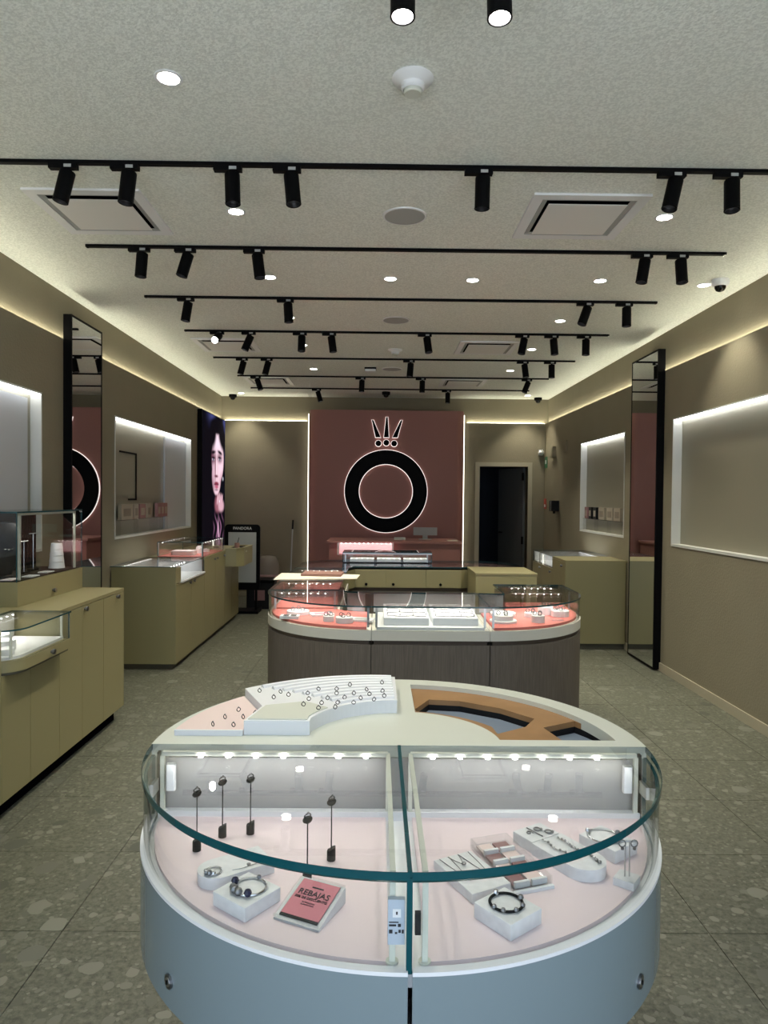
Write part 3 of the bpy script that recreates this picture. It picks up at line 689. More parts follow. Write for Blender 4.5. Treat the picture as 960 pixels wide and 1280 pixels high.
# --- cabinet A, left near
CX = -1.755; KX, KY0, KY1 = -2.02, 3.298, 3.902       # notch for the low rounded showcase
A = thing('counter_cabinet', 'long khaki base cabinet under the niche with blue grey sliding panel', 'cabinet', (-2.06, 3.5, 0))
def notch(x0, x1, y0, y1): return [(x0, y0), (x1, y0), (x1, KY0), (KX, KY0), (KX, KY1), (x1, KY1), (x1, y1), (x0, y1)]
MB().box(XL+.014, CX-.018, .9, 4.885, .09, .69).build('body', 'khaki_gap', A)
MB().prism(notch(XL+.014, CX-.018, .9, 4.885), .69, .888).build('upper_body', 'khaki', A)
MB().box(XL+.014, CX-.05, .9, 4.84, .001, .09).build('plinth', 'void', A)
MB().prism(notch(XL+.002, CX, .9, 4.892), .888, .908).build('worktop', 'khaki', A)
MB().box(XL+.014, CX, 4.885, 4.892, .09, .888).build('end_panel', 'khaki', A)
ys = [.9, 1.7, 2.5, 3.298, 3.575, 3.902, 4.205, 4.53, 4.883]
for k in range(len(ys)-1):
    a, b_ = ys[k]+.002, ys[k+1]-.002
    zt = .69 if 3.29 < a < 3.9 else .884
    dr = MB().box(CX-.018, CX, a, b_, .09, zt).build('door', 'khaki', A)
    if k == 6: knob(CX, 4.235, .866, dr, 1)
    if k == 7: knob(CX, 4.755, .866, dr, 1)
# raised showcase on it
S = thing('glass_showcase', 'tall glass showcase with black pad on a khaki box base on the near counter', 'showcase', (-2.2, 4.43, .908))
sx0, sx1, sy0, sy1 = XL+.012, -2.035, 3.995, 4.872
bx = MB().box(sx0, sx1, sy0, sy1, .9085, 1.05).build('base_box', 'khaki', S); knob(sx1, 4.43, .95, bx, 1)
MB().box(sx0+.012, sx1-.012, sy0+.012, sy1-.012, 1.05, 1.056).build('pad', 'dark_pad', S)
for nm, pth in (('front_glass', [(sx1-.004, sy0), (sx1-.004, sy1)]), ('near_glass', [(sx0, sy0+.004), (sx1-.008, sy0+.004)]), ('far_glass', [(sx0, sy1-.004), (sx1-.008, sy1-.004)])):
    MB().ribbon(pth, 1.05, 1.442, .006, 0, 1).build(nm, ['glass', 'dark_edge'], S)
MB().box(sx0, sx1, sy0, sy1, 1.442, 1.450).build('top_glass', ['glass'], S)
MB().box(sx1-.004, sx1+.0005, sy0, sy1, 1.441, 1.451).box(sx0, sx1, sy0-.0005, sy0+.004, 1.441, 1.451).build('glass_edge', 'dark_edge', S)
for y in (sy0+.05, sy1-.09): MB().box(sx1-.024, sx1-.012, y, y+.012, 1.056, 1.435).build('post', 'cream', S)
MB().box(sx1-.024, sx1-.012, sy0+.05, sy1-.078, 1.428, 1.440).build('light_bar', 'cream', S)
bp = MB().box(sx0+.004, sx0+.016, sy0+.02, 4.64, 1.056, 1.43).build('back_panel', 'dark_pad', S)
m = MB()
for k in range(9): m_ = MB().box(sx0+.016, sx0+.022, 4.65+.022*k, 4.662+.022*k, 1.056, 1.43).build('slat', 'dark_pad', S)
lamp('showcase_light', 'AREA', .9*CASE_W, (sx1-.03, 4.43, 1.425), S, (1, .96, .88), shape='RECTANGLE', size=.01, size_y=.75, rot=(0, R_(25), 0))
b_ = thing('necklace_bust', 'dark grey curved necklace bust in the tall glass showcase', 'bust', (-2.2, 4.17, 1.056))
MB().lathe((-2.2, 4.17, 1.056), [(.0, 0), (.05, 0), (.05, .01), (.04, .02), (.075, .10), (.085, .22), (.075, .29), (.055, .325), (.0, .33)], 20).build('form', 'charcoal', b_, True)
MB().tube([(-2.2+.078*cos(a_), 4.17+.078*sin(a_), 1.056+.29-.12*max(0, cos(a_+.8))) for a_ in [2*pi*i/24 for i in range(24)]], .003, 6, True).build('chain', 'silver', b_)
for k, (x, y, h) in enumerate(((-2.21, 4.42, .20), (-2.24, 4.60, .24))):
    s_ = thing('earring_stand', ('short' if k == 0 else 'tall')+' thin black T shaped earring stand in the tall glass showcase', 'stand', (x, y, 1.056))
    MB().box(x-.02, x+.02, y-.035, y+.035, 1.056, 1.064).build('foot', 'black', s_); MB().tube([(x, y, 1.064), (x, y, 1.056+h)], .003, 6).build('stem', 'steel', s_)
    MB().tube([(x, y-.05, 1.056+h), (x, y+.05, 1.056+h)], .004, 6).build('cross_bar', 'steel', s_)
x, y = -2.16, 4.76
for k in range(4):
    solo(MB().lathe((x, y, 1.0562+.042*k), [(0, 0), (.052-.004*k, 0), (.046-.004*k, .040), (0, .040)], 20), 'ring_cone', 'white', ['white tapered display disc at the bottom of the stack', 'white tapered display disc second from the bottom of the stack', 'white tapered display disc third from the bottom of the stack', 'smallest white tapered display disc on top of the stack'][k], 'display disc', 'stacked display discs', True)
for k, (x, y) in enumerate(((-2.10, 4.48), (-2.08, 4.24), (-2.11, 4.06))):
    c = thing('price_card', ['white price card beside the display discs on the black pad', 'middle white price card on the black pad', 'pink tinted price card by the necklace bust'][k], 'card', (x, y, 1.056), 'price cards in the tall showcase')
    MB().box(x-.03, x+.03, y-.05, y+.05, 1.0562, 1.062).build('card', 'white' if k < 2 else 'pale_pink', c); MB().box(x-.018, x+.018, y-.03, y+.03, 1.062, 1.0626).build('print', 'grey_panel', c)
# low rounded showcase let into the cabinet and projecting from it
B2 = thing('curved_showcase', 'low rounded glass showcase projecting from the near khaki cabinet', 'showcase', (-1.85, 3.6, .69))
px1, py0, py1, pr = -1.69, 3.30, 3.90, .13
def a2(off): return [(KX+.002+off, py0+off)]+arc((px1-pr, py0+pr), pr-off, 270, 360, 12)+[(px1-off, py1-off)]
def a2c(off): return a2(off)+[(KX+.002+off, py1-off)]
bd = MB().prism(a2c(0), .705, .758).build('band', 'khaki', B2, True); knob(px1, 3.66, .733, bd, 1)
MB().prism(a2c(.012), .69+.0005, .705).build('underside', 'khaki_gap', B2, True)
MB().prism(a2c(.03), .758, .772).build('deck', 'white', B2)
MB().ribbon(a2(.008), .758, .899, .007, 0, 1).build('front_glass', ['glass', 'dark_edge'], B2, True)
MB().ribbon([(px1-.012, py1-.008), (KX+.01, py1-.008)], .758, .899, .007, 0, 1).build('end_glass', ['glass', 'dark_edge'], B2)
MB().prism(a2c(0), .899, .907, (), 0, 1).build('top_glass', ['glass', 'dark_edge'], B2, True)
for y in (py0+.03, py1-.035): MB().box(-1.735, -1.725, y, y+.01, .772, .899).build('post', 'cream', B2)
MB().box(KX+.012, KX+.024, py0+.01, py1-.015, .772, .899).build('back_panel', 'niche_white', B2)
led_row(B2, (KX+.04, py0+.03, .893), (KX+.04, py1-.03, .893), 9, .006)
for k, (x, y, r, h) in enumerate(((-1.80, 3.42, .040, .03), (-1.86, 3.52, .055, .05), (-1.93, 3.62, .05, .06))):
    solo(MB().lathe((x, y, .7722), [(0, 0), (r, 0), (r, h-.003), (r-.003, h), (0, h)], 24), 'ring_riser', 'white', ['smallest white round riser beside the rounded glass corner of the low showcase', 'middle white round riser in the low rounded showcase', 'tallest white round riser at the back of the low rounded showcase'][k], 'riser', 'risers in the low showcase', True)
lamp('showcase_light', 'AREA', .8*CASE_W, (KX+.06, 3.6, .892), B2, (1, .97, .92), shape='RECTANGLE', size=.02, size_y=.5, rot=(0, R_(-35), 0))

# --- cabinet B, left far
BX = -1.785
Bc = thing('counter_cabinet', 'long khaki base cabinet with lit front window under the box niche', 'cabinet', (-2.08, 7.7, 0))
MB().box(XL+.014, BX-.018, 6.262, 9.08, .05, .765).box(XL+.014, BX-.018, 7.29, 9.08, .765, .895).build('body', 'khaki_gap', Bc)
MB().box(XL+.014, BX-.04, 6.275, 9.05, .001, .05).build('plinth', 'khaki_gap', Bc)
MB().box(XL+.014, BX, 6.25, 6.262, .05, .912).build('end_panel', 'khaki', Bc)
MB().box(XL+.002, BX, 7.275, 9.09, .895, .915).build('worktop', 'khaki', Bc)
MB().box(BX-.03, BX, 6.262, 6.42, .765, .905).build('front_post', 'khaki', Bc)
ys = [6.262, 6.78, 7.29, 7.78, 8.25, 8.67, 9.085]
for k in range(6):
    zt = .755 if k < 2 else .891
    dr = MB().box(BX-.018, BX, ys[k]+.002, ys[k+1]-.002, .05, zt).build('door', 'khaki', Bc)
    knob(BX, [6.71, 6.86, 7.72, 7.85, 8.2, 9.03][k], zt-.03, dr, 1)
MB().box(BX-.018, BX+.012, 6.42, 7.285, .757, .772).build('window_ledge', 'white', Bc)
MB().box(XL+.10, BX-.02, 6.265, 7.27, .766, .772).build('deck', 'white', Bc)
MB().box(XL+.03, XL+.05, 6.265, 7.27, .772, .90).build('inner_back', 'white', Bc)
MB().box(XL+.05, BX-.02, 7.265, 7.275, .772, .895).build('inner_side', 'white', Bc)
MB().ribbon([(BX-.006, 6.42), (BX-.006, 7.28)], .772, .905, .006, 0, 1).build('front_glass', ['glass', 'dark_edge'], Bc)
MB().prism([(XL+.002, 6.25), (BX, 6.25), (BX, 7.275), (XL+.002, 7.275)], .912, .918, (), 0, 1).build('top_glass', ['glass', 'dark_edge'], Bc)
led_row(Bc, (XL+.07, 6.35, .905), (XL+.07, 7.2, .905), 16, .005)
lamp('window_light', 'AREA', 1.3*CASE_W, (-2.05, 6.85, .905), Bc, (.96, .98, 1), shape='RECTANGLE', size=.35, size_y=.8)
G = thing('glass_box', 'low glass box with pink cushion on the far khaki cabinet', 'showcase', (-2.03, 7.76, .918))
gx0, gx1, gy0, gy1, gz = -2.27, -1.80, 7.285, 8.24, 1.065
MB().box(gx0, gx1, gy0, gy1, .9155, .922).build('pad', 'coral', G)
for nm, pth in (('near_glass', [(gx0, gy0), (gx1, gy0)]), ('front_glass', [(gx1, gy0), (gx1, gy1)]), ('far_glass', [(gx1, gy1), (gx0, gy1)]), ('back_glass', [(gx0, gy1), (gx0, gy0)])):
    MB().ribbon(pth, .922, gz, .006, 0, 1).build(nm, ['glass', 'dark_edge'], G)
MB().prism([(gx0, gy0), (gx1, gy0), (gx1, gy1), (gx0, gy1)], gz, gz+.007, (), 0, 1).build('top_glass', ['glass', 'dark_edge'], G)
for (x, y) in ((gx0+.008, gy0+.012), (gx1-.012, gy0+.012), (gx1-.012, gy1-.012)): MB().box(x-.005, x+.005, y-.005, y+.005, .922, gz).build('post', 'steel', G)
led_row(G, (gx0+.03, gy0+.03, gz-.005), (gx0+.03, gy1, gz-.005), 9, .006)
led_row(G, (gx1-.02, gy0+.03, gz-.005), (gx1-.02, gy1, gz-.005), 9, .006)
lamp('box_light', 'AREA', 1.0*CASE_W, (-2.03, 7.76, gz-.008), G, (1, .92, .86), shape='RECTANGLE', size=.3, size_y=.8)
cu = thing('jewel_cushion', 'pink jewellery cushion in the low glass box', 'cushion', (-2.05, 7.46, .922)); MB().prism(rrect(-2.17, -1.93, 7.40, 7.58, .03), .9222, .962).build('cushion', 'pink_felt', cu); MB().prism(rrect(-2.165, -1.935, 7.405, 7.575, .03), .962, .970).build('top_pad', 'pale_pink', cu)
for k, (x, y) in enumerate(((-2.06, 7.70), (-1.95, 7.72), (-1.92, 7.92), (-2.02, 8.0))):
    c = thing('bead_riser', ['low white riser behind the pink cushion on the wall side', 'tall white riser behind the pink cushion on the aisle side', 'low white riser deep in the glass box on the aisle side', 'tall white riser deep in the glass box on the wall side'][k], 'riser', (x, y, .922), 'risers in the low glass box')
    MB().cyl((x, y), .035, .9222, .955+.02*(k % 2), 16).build('block', 'white', c, True); MB().tube([(x+.018*cos(2*pi*i/12), y+.018*sin(2*pi*i/12), .959+.02*(k % 2)) for i in range(12)], .004, 6, True).build('ring', 'silver', c)
dbx = thing('drop_box', 'khaki chamfered box projecting from the far end of the far cabinet', 'box', (-1.7, 8.6, .70))
pl = [(-1.783, 8.27), (-1.66, 8.30), (-1.585, 8.40), (-1.585, 8.95), (-1.783, 8.95)]
MB().prism(pl, .72, .925).build('body', 'khaki', dbx)
MB().prism([(p[0]+(.006 if p[0] > -1.78 else 0), p[1]-.004) for p in pl], .925, .937, [[(-1.76, 8.36), (-1.68, 8.37), (-1.625, 8.45), (-1.625, 8.90), (-1.76, 8.90)]]).build('rim', 'khaki', dbx)
MB().box(-1.76, -1.64, 8.45, 8.85, .9252, .928).build('slot', 'dark_pad', dbx); MB().box(-1.585, -1.582, 8.5, 8.56, .88, .892).build('pull', 'cream', dbx)
pp = thing('pen_cup', 'small dark bottle group item on the projecting khaki box rim', 'cup', (-1.70, 8.5, .928))
MB().cyl((-1.70, 8.55), .03, .9282, .985, 16).build('cup', 'brown_paper', pp, True); MB().tube([(-1.70, 8.55, .95), (-1.68, 8.56, 1.05)], .004, 6).build('pen', 'black', pp)
pp['label'] = 'small brown pen cup standing on the projecting khaki box'

# --- cabinet C, right
C0, CY0, CY1 = 1.945, 7.23, 8.76
Cc = thing('counter_cabinet', 'khaki base cabinet with lit side window beside the tall mirror', 'cabinet', (2.26, 8.0, 0))
MB().box(C0+.018, XR-.014, CY0+.01, CY1, .06, .785).box(C0+.018, XR-.014, CY0+.01, 7.78, .785, .90).build('body', 'khaki_gap', Cc)
MB().box(C0+.03, XR-.014, CY0+.03, CY1-.02, .001, .06).build('plinth', 'khaki_gap', Cc)
MB().box(C0, XR-.014, CY0, CY0+.01, .06, .90).build('end_panel', 'khaki', Cc)
MB().box(C0, XR-.002, CY0, 7.78, .90, .92).build('worktop', 'khaki', Cc)
ys = [CY0+.01, 7.78, 8.27, CY1]
for k in range(3):
    zt = .896 if k == 0 else .78
    dr = MB().box(C0, C0+.018, ys[k]+.002, ys[k+1]-.002, .06, zt).build('door', 'khaki', Cc); knob(C0, [7.36, 7.85, 8.35][k], zt-.04, dr, -1)
MB().box(C0+.02, XR-.10, 7.785, CY1-.01, .786, .792).build('deck', 'white', Cc); MB().box(XR-.06, XR-.04, 7.785, CY1-.01, .792, .90).build('inner_back', 'white', Cc)
MB().box(C0+.02, XR-.06, CY1-.02, CY1, .792, .90).build('inner_side', 'white', Cc); MB().box(C0+.01, C0+.02, 8.42, 8.44, .786, .905).build('post', 'white', Cc)
MB().ribbon([(C0+.005, 7.79), (C0+.005, CY1)], .786, .908, .006, 0, 1).build('front_glass', ['glass', 'dark_edge'], Cc)
MB().prism([(C0, 7.782), (XR-.002, 7.782), (XR-.002, CY1), (C0, CY1)], .912, .919, (), 0, 1).build('top_glass', ['glass', 'dark_edge'], Cc)
lamp('window_light', 'AREA', 1.2*CASE_W, (2.25, 8.25, .906), Cc, (.96, .98, 1), shape='RECTANGLE', size=.35, size_y=.85)
MB().box(XR-.10, XR-.085, 7.9, 8.65, .894, .904).build('light_bar', 'niche_led', Cc)

# ================================================================== RING COUNTER (second counter)
H2 = .90; ZD = .757
def inset_poly(poly, d):
    n = len(poly); out = []
    area = sum(poly[i][0]*poly[(i+1) % n][1]-poly[(i+1) % n][0]*poly[i][1] for i in range(n)); sg = 1 if area > 0 else -1
    for i in range(n):
        p, q, r = (Vector((*poly[(i-1) % n], 0)), Vector((*poly[i], 0)), Vector((*poly[(i+1) % n], 0)))
        a = (q-p).normalized(); b = (r-q).normalized(); na = Vector((-a.y, a.x, 0))*sg; nb = Vector((-b.y, b.x, 0))*sg
        s_ = na+nb; s_ = s_.normalized() if s_.length > 1e-6 else na
        k = max(.35, s_.dot(na)); v = q+s_*(d/k); out.append((v.x, v.y))
    return out
def counter_module(label, outline, front, back, deckm='coral', rows=(), seam=True, posts=(), power=1.0, lightp=None, basem='wood_dark'):
    cxm = sum(p[0] for p in outline)/len(outline); cym = sum(p[1] for p in outline)/len(outline)
    t = thing('counter_module', label, 'counter', (cxm, cym, 0), 'modules of the ring shaped counter')
    MB().prism(inset_poly(outline, .035), .001, .05).build('plinth', 'void', t)
    MB().prism(inset_poly(outline, .0025), .05, .672).build('base', basem, t, True)
    MB().prism(inset_poly(outline, .016), .672, .697).build('groove', 'groove', t, True)
    MB().prism(inset_poly(outline, .0015), .697, ZD).build('band', 'band', t, True)
    MB().prism(inset_poly(outline, .03), ZD, ZD+.016).build('deck', deckm, t, True)
    MB().ribbon(front, ZD, H2-.006, .007, 0, 1).build('front_glass', ['glass', 'dark_edge'], t, True)
    for b in back: MB().ribbon(b[:2], ZD+.016, H2-.006, .008).build('back_panel', b[2], t)
    MB().prism(inset_poly(outline, .001), H2-.006, H2+.004, (), 0, 1).build('top_glass', ['glass', 'dark_edge'], t)
    for (x, y) in posts: MB().box(x-.006, x+.006, y-.006, y+.006, ZD+.016, H2-.006).build('post', 'steel', t)
    for (p0, p1, n_) in rows:
        MB().tube([(*p0, H2-.014), (*p1, H2-.014)], .006, 6).build('light_bar', 'steel', t)
        led_row(t, (*p0, H2-.016), (*p1, H2-.016), n_, .008)
    if lightp:
        (lx, ly), (sx, sy) = lightp
        lamp('case_light', 'AREA', power*.55*CASE_W, (lx, ly, H2-.012), t, (1, .97, .93), shape='RECTANGLE', size=sx, size_y=sy)
    return t
XA, XB, RC = -.03, .68, .72; CYc = 4.90; YFc = 4.18
def off_arc(c, r, a0, a1, n=20): return arc(c, r, a0, a1, n)
left_out = off_arc((XA, CYc), RC, 180, 270, 22)+[(XA, 4.80), (-.20, 4.84), (-.26, 4.92)]
lm = counter_module('rounded wooden corner showcase with coral deck and paper tags', left_out, off_arc((XA, CYc), RC-.01, 184, 269, 20),
    [((XA-.05, 4.79), (-.20, 4.83), 'grey_panel'), ((-.27, 4.90), (-.70, 4.90), 'glass')], 'coral', [((-.68, 4.86), (-.33, 4.86), 7)], posts=((XA-.02, 4.20), (-.70, 4.86), (-.29, 4.87)), power=1.3, lightp=((-.40, 4.62), (.5, .3)))
counter_module('straight wooden front showcase with two white jewellery trays', [(XA, YFc), (XB, YFc), (XB, 4.80), (XA, 4.80)], [(XA+.004, YFc+.01), (XB-.004, YFc+.01)],
    [((XA+.01, 4.78), (XB-.01, 4.78), 'white')], 'white', [], posts=((XA+.03, 4.20), (XB-.03, 4.20)), power=1.7, lightp=((.325, 4.45), (.55, .4)))
right_out = off_arc((XB, CYc), RC, 270, 360, 22)+[(1.40, 5.30), (.876, 5.30), (.87, 4.77), (XB, 4.80)]
counter_module('rounded wooden corner showcase with coral deck and round white risers', right_out, off_arc((XB, CYc), RC-.01, 271, 360, 20)+[(1.39, 5.28)],
    [((.89, 5.28), (1.38, 5.28), 'glass'), ((.885, 5.26), (.88, 4.80), 'glass'), ((XB+.02, 4.79), (.86, 4.77), 'grey_panel')], 'coral', [((.98, 5.22), (1.32, 5.22), 7), ((.95, 4.92), (1.30, 4.92), 7)], posts=((XB+.02, 4.20), (1.36, 4.95)), power=1.5, lightp=((1.03, 4.68), (.5, .4)))
counter_module('wooden side showcase with clear top behind the paper tag corner', [(-.75, 4.90), (-.26, 4.92), (-.26, 5.50), (-.75, 5.50)], [(-.74, 5.49), (-.74, 4.92)],
    [((-.27, 5.48), (-.27, 4.94), 'glass')], 'coral', [((-.70, 5.40), (-.33, 5.40), 7)], power=.9, lightp=((-.5, 5.2), (.35, .4)))
counter_module('wooden side showcase under the folded papers', [(-.75, 5.50), (-.26, 5.50), (-.26, 6.45), (-.75, 6.45)], [(-.74, 6.44), (-.74, 5.51)],
    [((-.27, 6.43), (-.27, 5.52), 'glass')], 'coral', [((-.70, 6.36), (-.33, 6.36), 7)], power=.9, lightp=((-.5, 6.0), (.35, .7)))
# rear counter with khaki drawers
rear = [(-.75, 6.45), (-.26, 6.45), (-.20, 6.62), (.80, 6.62), (.86, 6.66)]+[(1.40, 6.66)]+arc((1.0, 6.92), .40, 0, 90, 10)+arc((-.35, 6.92), .40, 90, 180, 10)
cn = thing('rear_counter', 'rear run of the ring counter with khaki drawer fronts', 'counter', (.3, 6.95, 0))
MB().prism(inset_poly(rear, .02), .001, .668).build('base', 'wood_dark', cn, True)
MB().prism(inset_poly(rear, .03), .668, .70).build('recess', 'groove', cn)
MB().prism(inset_poly(rear, .012), .70, .872).build('carcass', 'khaki', cn)
MB().prism(inset_poly(rear, .012), .872, .889, [inset_poly(rear, .03)]).build('top_frame', 'black', cn)
MB().prism(inset_poly(rear, .03), .872, .876).build('top_tray', 'dusty_rose', cn)
MB().prism(inset_poly(rear, .010), .890, .900, (), 0, 1).build('top_glass', ['glass', 'dark_edge'], cn)
for x0, x1, kx in ((-.195, .085, -.10), (.088, .46, .155), (.463, .795, .60)):
    q = MB().box(x0, x1, 6.614, 6.631, .705, .868).build('drawer_front', 'khaki', cn); m = MB(); m.tube([(kx, 6.614, .735), (kx, 6.596, .735)], .013, 12); m.build('knob', 'black', q)
kb = thing('counter_block', 'plain khaki counter block at the open end of the ring counter', 'counter', (1.12, 6.37, 0))
MB().box(.865, 1.385, 6.10, 6.64, .001, .05).build('plinth', 'void', kb); MB().box(.86, 1.39, 6.09, 6.65, .05, .888).build('body', 'khaki', kb); MB().box(.855, 1.395, 6.085, 6.652, .888, .903).build('top', 'khaki', kb)
rs = thing('raised_showcase', 'raised glass showcase with three white trays in front of the cash desk', 'showcase', (.1, 7.15, .90))
qx0, qx1, qy0, qy1 = -.34, .545, 6.98, 7.27
MB().box(qx0, qx1, qy0, qy1, .9005, .908).build('pad', 'charcoal', rs)
for nm, pth in (('front_glass', [(qx0, qy0), (qx1, qy0)]), ('back_glass', [(qx1, qy1), (qx0, qy1)]), ('side_glass', [(qx0, qy1), (qx0, qy0)]), ('side_glass', [(qx1, qy0), (qx1, qy1)])):
    MB().ribbon(pth, .908, 1.0, .006, 0, 1).build(nm, ['glass', 'dark_edge'], rs)
MB().prism([(qx0, qy0), (qx1, qy0), (qx1, qy1), (qx0, qy1)], 1.0, 1.008, (), 0, 1).build('top_glass', ['glass', 'dark_edge'], rs)
MB().box(qx0, qx1, qy0-.004, qy0+.008, .985, 1.0).build('light_bar', 'steel', rs); led_row(rs, (qx0+.08, qy0+.02, .995), (qx1-.08, qy0+.02, .995), 18, .007)
for x in (qx0+.02, qx1-.05): MB().box(x, x+.012, qy0+.01, qy0+.022, .908, 1.0).build('post', 'steel', rs)
lamp('case_light', 'AREA', .8*CASE_W, (.1, 7.12, .993), rs, (1, .97, .93), shape='RECTANGLE', size=.8, size_y=.15)
for k in range(3):
    x0 = -.27+.27*k
    c = thing('jewel_tray', ['white jewellery tray at the lit pink showcase side of the raised showcase', 'middle white jewellery tray in the raised showcase', 'white jewellery tray at the monitor side of the raised showcase'][k], 'tray', (x0+.11, 7.1, .908), 'trays in the raised showcase')
    MB().box(x0, x0+.24, 7.03, 7.22, .9082, .935).build('tray', 'white', c)
    for j in range(4): MB().box(x0+.02+.055*j, x0+.055+.055*j, 7.05, 7.20, .935, .938).build('insert', 'grey_panel', c)
# papers on the side showcase
def sheet(px, pts, z, name, m, label):
    P = [(atZ(a, b, z)) for a, b in pts]; return solo(MB().prism([(p.x, p.y) for p in P], z, z+px), name, m, label, 'paper')
sheet(.006, [(342, 725), (352, 717), (450, 719), (446, 724)], .9045, 'folded_paper', 'paper', 'cream folded paper lying across the side showcase glass')
sheet(.018, [(376, 720), (382, 716), (430, 717), (426, 721)], .911, 'paper_bag', 'brown_paper', 'flat brown paper bag on top of the cream folded paper')

# contents of the front counter cases
zt = ZD+.0165
def disc_riser(x, y, r, h, label, top=None, z=None, ring=True):
    z = zt if z is None else z
    c = thing('round_riser', label, 'riser', (x, y, z), 'round white risers on coral decks')
    MB().lathe((x, y, z), [(0, .0002), (r, .0002), (r, h-.003), (r-.003, h), (0, h)], 28).build('riser', 'white', c, True)
    if ring:
        for k in range(3):
            a = 2*pi*k/3+x*9; q = (x+r*.5*cos(a), y+r*.5*sin(a))
            MB().tube([(q[0]+.012*cos(2*pi*i/10), q[1], z+h+.012+.012*sin(2*pi*i/10)) for i in range(10)], .0028, 5, True).build('ring', 'dark_silver', c)
disc_riser(.80, 4.42, .085, .014, 'wide flat white disc under a smaller riser at the tray side', ring=False)
disc_riser(.80, 4.42, .062, .030, 'white riser with rings stacked on the wide flat disc', z=zt+.0145)
disc_riser(1.02, 4.42, .042, .045, 'small white riser with rings in the middle of the coral deck')
disc_riser(.84, 4.66, .085, .022, 'low white riser behind the stacked disc riser', ring=False)
disc_riser(1.02, 4.62, .045, .03, 'small white riser at the back middle of the coral deck')
disc_riser(1.22, 4.66, .060, .040, 'white riser with rings at the rounded glass end')
disc_riser(1.14, 4.73, .05, .055, 'taller white riser beside the rounded glass end')
for k in range(5):
    c = None
cu = thing('acrylic_cube', 'clear acrylic cube stand with ring on the coral deck', 'stand', (1.16, 4.50, zt))
MB().box(1.125, 1.195, 4.465, 4.535, zt+.0002, zt+.07).build('cube', 'acrylic', cu); MB().tube([(1.16+.012*cos(2*pi*i/10), 4.5, zt+.083+.012*sin(2*pi*i/10)) for i in range(10)], .0028, 5, True).build('ring', 'dark_silver', cu)
# left coral deck: tags and risers
disc_riser(-.20, 4.36, .055, .035, 'white riser with rings beside a leaning white card', ring=True)
disc_riser(-.30, 4.40, .035, .035, 'small white riser between the two left cards')
disc_riser(-.52, 4.66, .075, .025, 'white riser with rings near the rounded left glass', ring=True)
c = thing('acrylic_tray', 'small clear tray with two dark inserts on the left coral deck', 'tray', (-.56, 4.50, zt))
MB().box(-.615, -.495, 4.46, 4.54, zt+.0002, zt+.018).build('tray', 'acrylic_white', c)
for x in (-.595, -.548): MB().box(x, x+.036, 4.47, 4.53, zt+.018, zt+.0185).build('insert', 'charcoal', c)
for k, (x, y, r) in enumerate(((-.36, 4.62, .3), (-.09, 4.43, -.25))):
    c = thing('price_card', ['white booklet lying on the left coral deck', 'white card leaning beside the ring riser'][k], 'card', (x, y, zt))
    q = MB().box(x-.075, x+.075, y-.05, y+.05, zt+.0002, zt+.012).build('card', 'white', c); MB().box(x-.05, x+.05, y-.03, y+.03, zt+.012, zt+.0126).build('print', 'rose' if k == 0 else 'grey_panel', c)
    c.rotation_euler = (0, 0, r)
# two trays in the centre case
for k, x0 in enumerate((.045, .345)):
    c = thing('jewel_tray', ['white tray of hanging chains in the straight front showcase', 'white tray of pendants next to the chain tray in the straight front showcase'][k], 'tray', (x0+.135, 4.47, zt), 'trays in the straight front showcase')
    y0, y1, z0, z1 = 4.27, 4.66, zt+.0005, zt+.045
    MB().xprism([(y0, z0), (y1, z0), (y1, z1+.028), (y0, z1)], x0, x0+.275).build('block', 'white', c)
    def topz(y): return z1+.028*(y-y0)/(y1-y0)
    for j in range(7):
        y = y0+.04+.05*j
        xs = [x0+.02+.04*i for i in range(7)]
        pts = [(x, y+.012*sin(i*2.1+j*1.7+k), topz(y)+.003) for i, x in enumerate(xs)]
        if j % 2 == 0:
            MB().tube(pts, .0024, 5).build('chain', 'dark_silver', c)
        else:
            for i in range(0, 7, 2): MB().tube([(xs[i], y-.02, topz(y-.02)+.002), (xs[i]+.004, y+.02, topz(y+.02)+.002)], .004, 5).build('pendant', 'dark_silver' if (i+k) % 3 else 'silver', c)
    for i in range(3): MB().xprism([(y0+.01, topz(y0+.01)), (y1-.01, topz(y1-.01)), (y1-.01, topz(y1-.01)+.003), (y0+.01, topz(y0+.01)+.003)], x0+.07+.07*i, x0+.073+.07*i).build('divider', 'grey_panel', c)

# ================================================================== ROUND FRONT DISPLAY TABLE
TC = (.062, 1.785); TR = .625; HT = .925; HD = .750; HB = .545; CH = 1.765   # centre, radius, top, deck level, drum bottom, chord
cxm = .060
T = thing('round_display_table', 'round white display table with curved glass front half', 'display table', (TC[0], TC[1], 0))
a_ch = math.degrees(math.asin((CH-TC[1])/TR))                       # chord meets the circle
# pedestal and drum
MB().cyl(TC, .42, .001, HB+.02, 48).build('pedestal', 'charcoal', T, True)
MB().cyl(TC, .47, .0005, .03, 48).build('foot', 'black', T, True)
def sector_drum(a0, a1):
    o_ = arc(TC, TR, a0, a1, 40); i_ = arc(TC, TR-.02, a1, a0, 40); return o_+i_
ag = math.degrees(.004/TR)
for a0, a1 in ((181, 270-ag), (270+ag, 359)):
    MB().prism(sector_drum(a0, a1), HB, HD).build('drum_panel', 'drum', T, True)
MB().prism(sector_drum(0, 180), HB, HT-.03).build('drum_back', 'drum', T, True)
MB().cyl(TC, TR-.02, HB+.004, HB+.02, 64).build('drum_floor', 'white', T)
for a0, a1 in ((181, 270-ag), (270+ag, 359)):
    MB().prism(arc(TC, TR+.001, a0, a1, 40)+arc(TC, TR-.016, a1, a0, 40), HD, HD+.007).build('rim', 'white', T, True)
MB().prism(arc(TC, TR-.016, 180.5, 359.5, 60), HD-.03, HD-.004).build('deck_board', 'white', T)
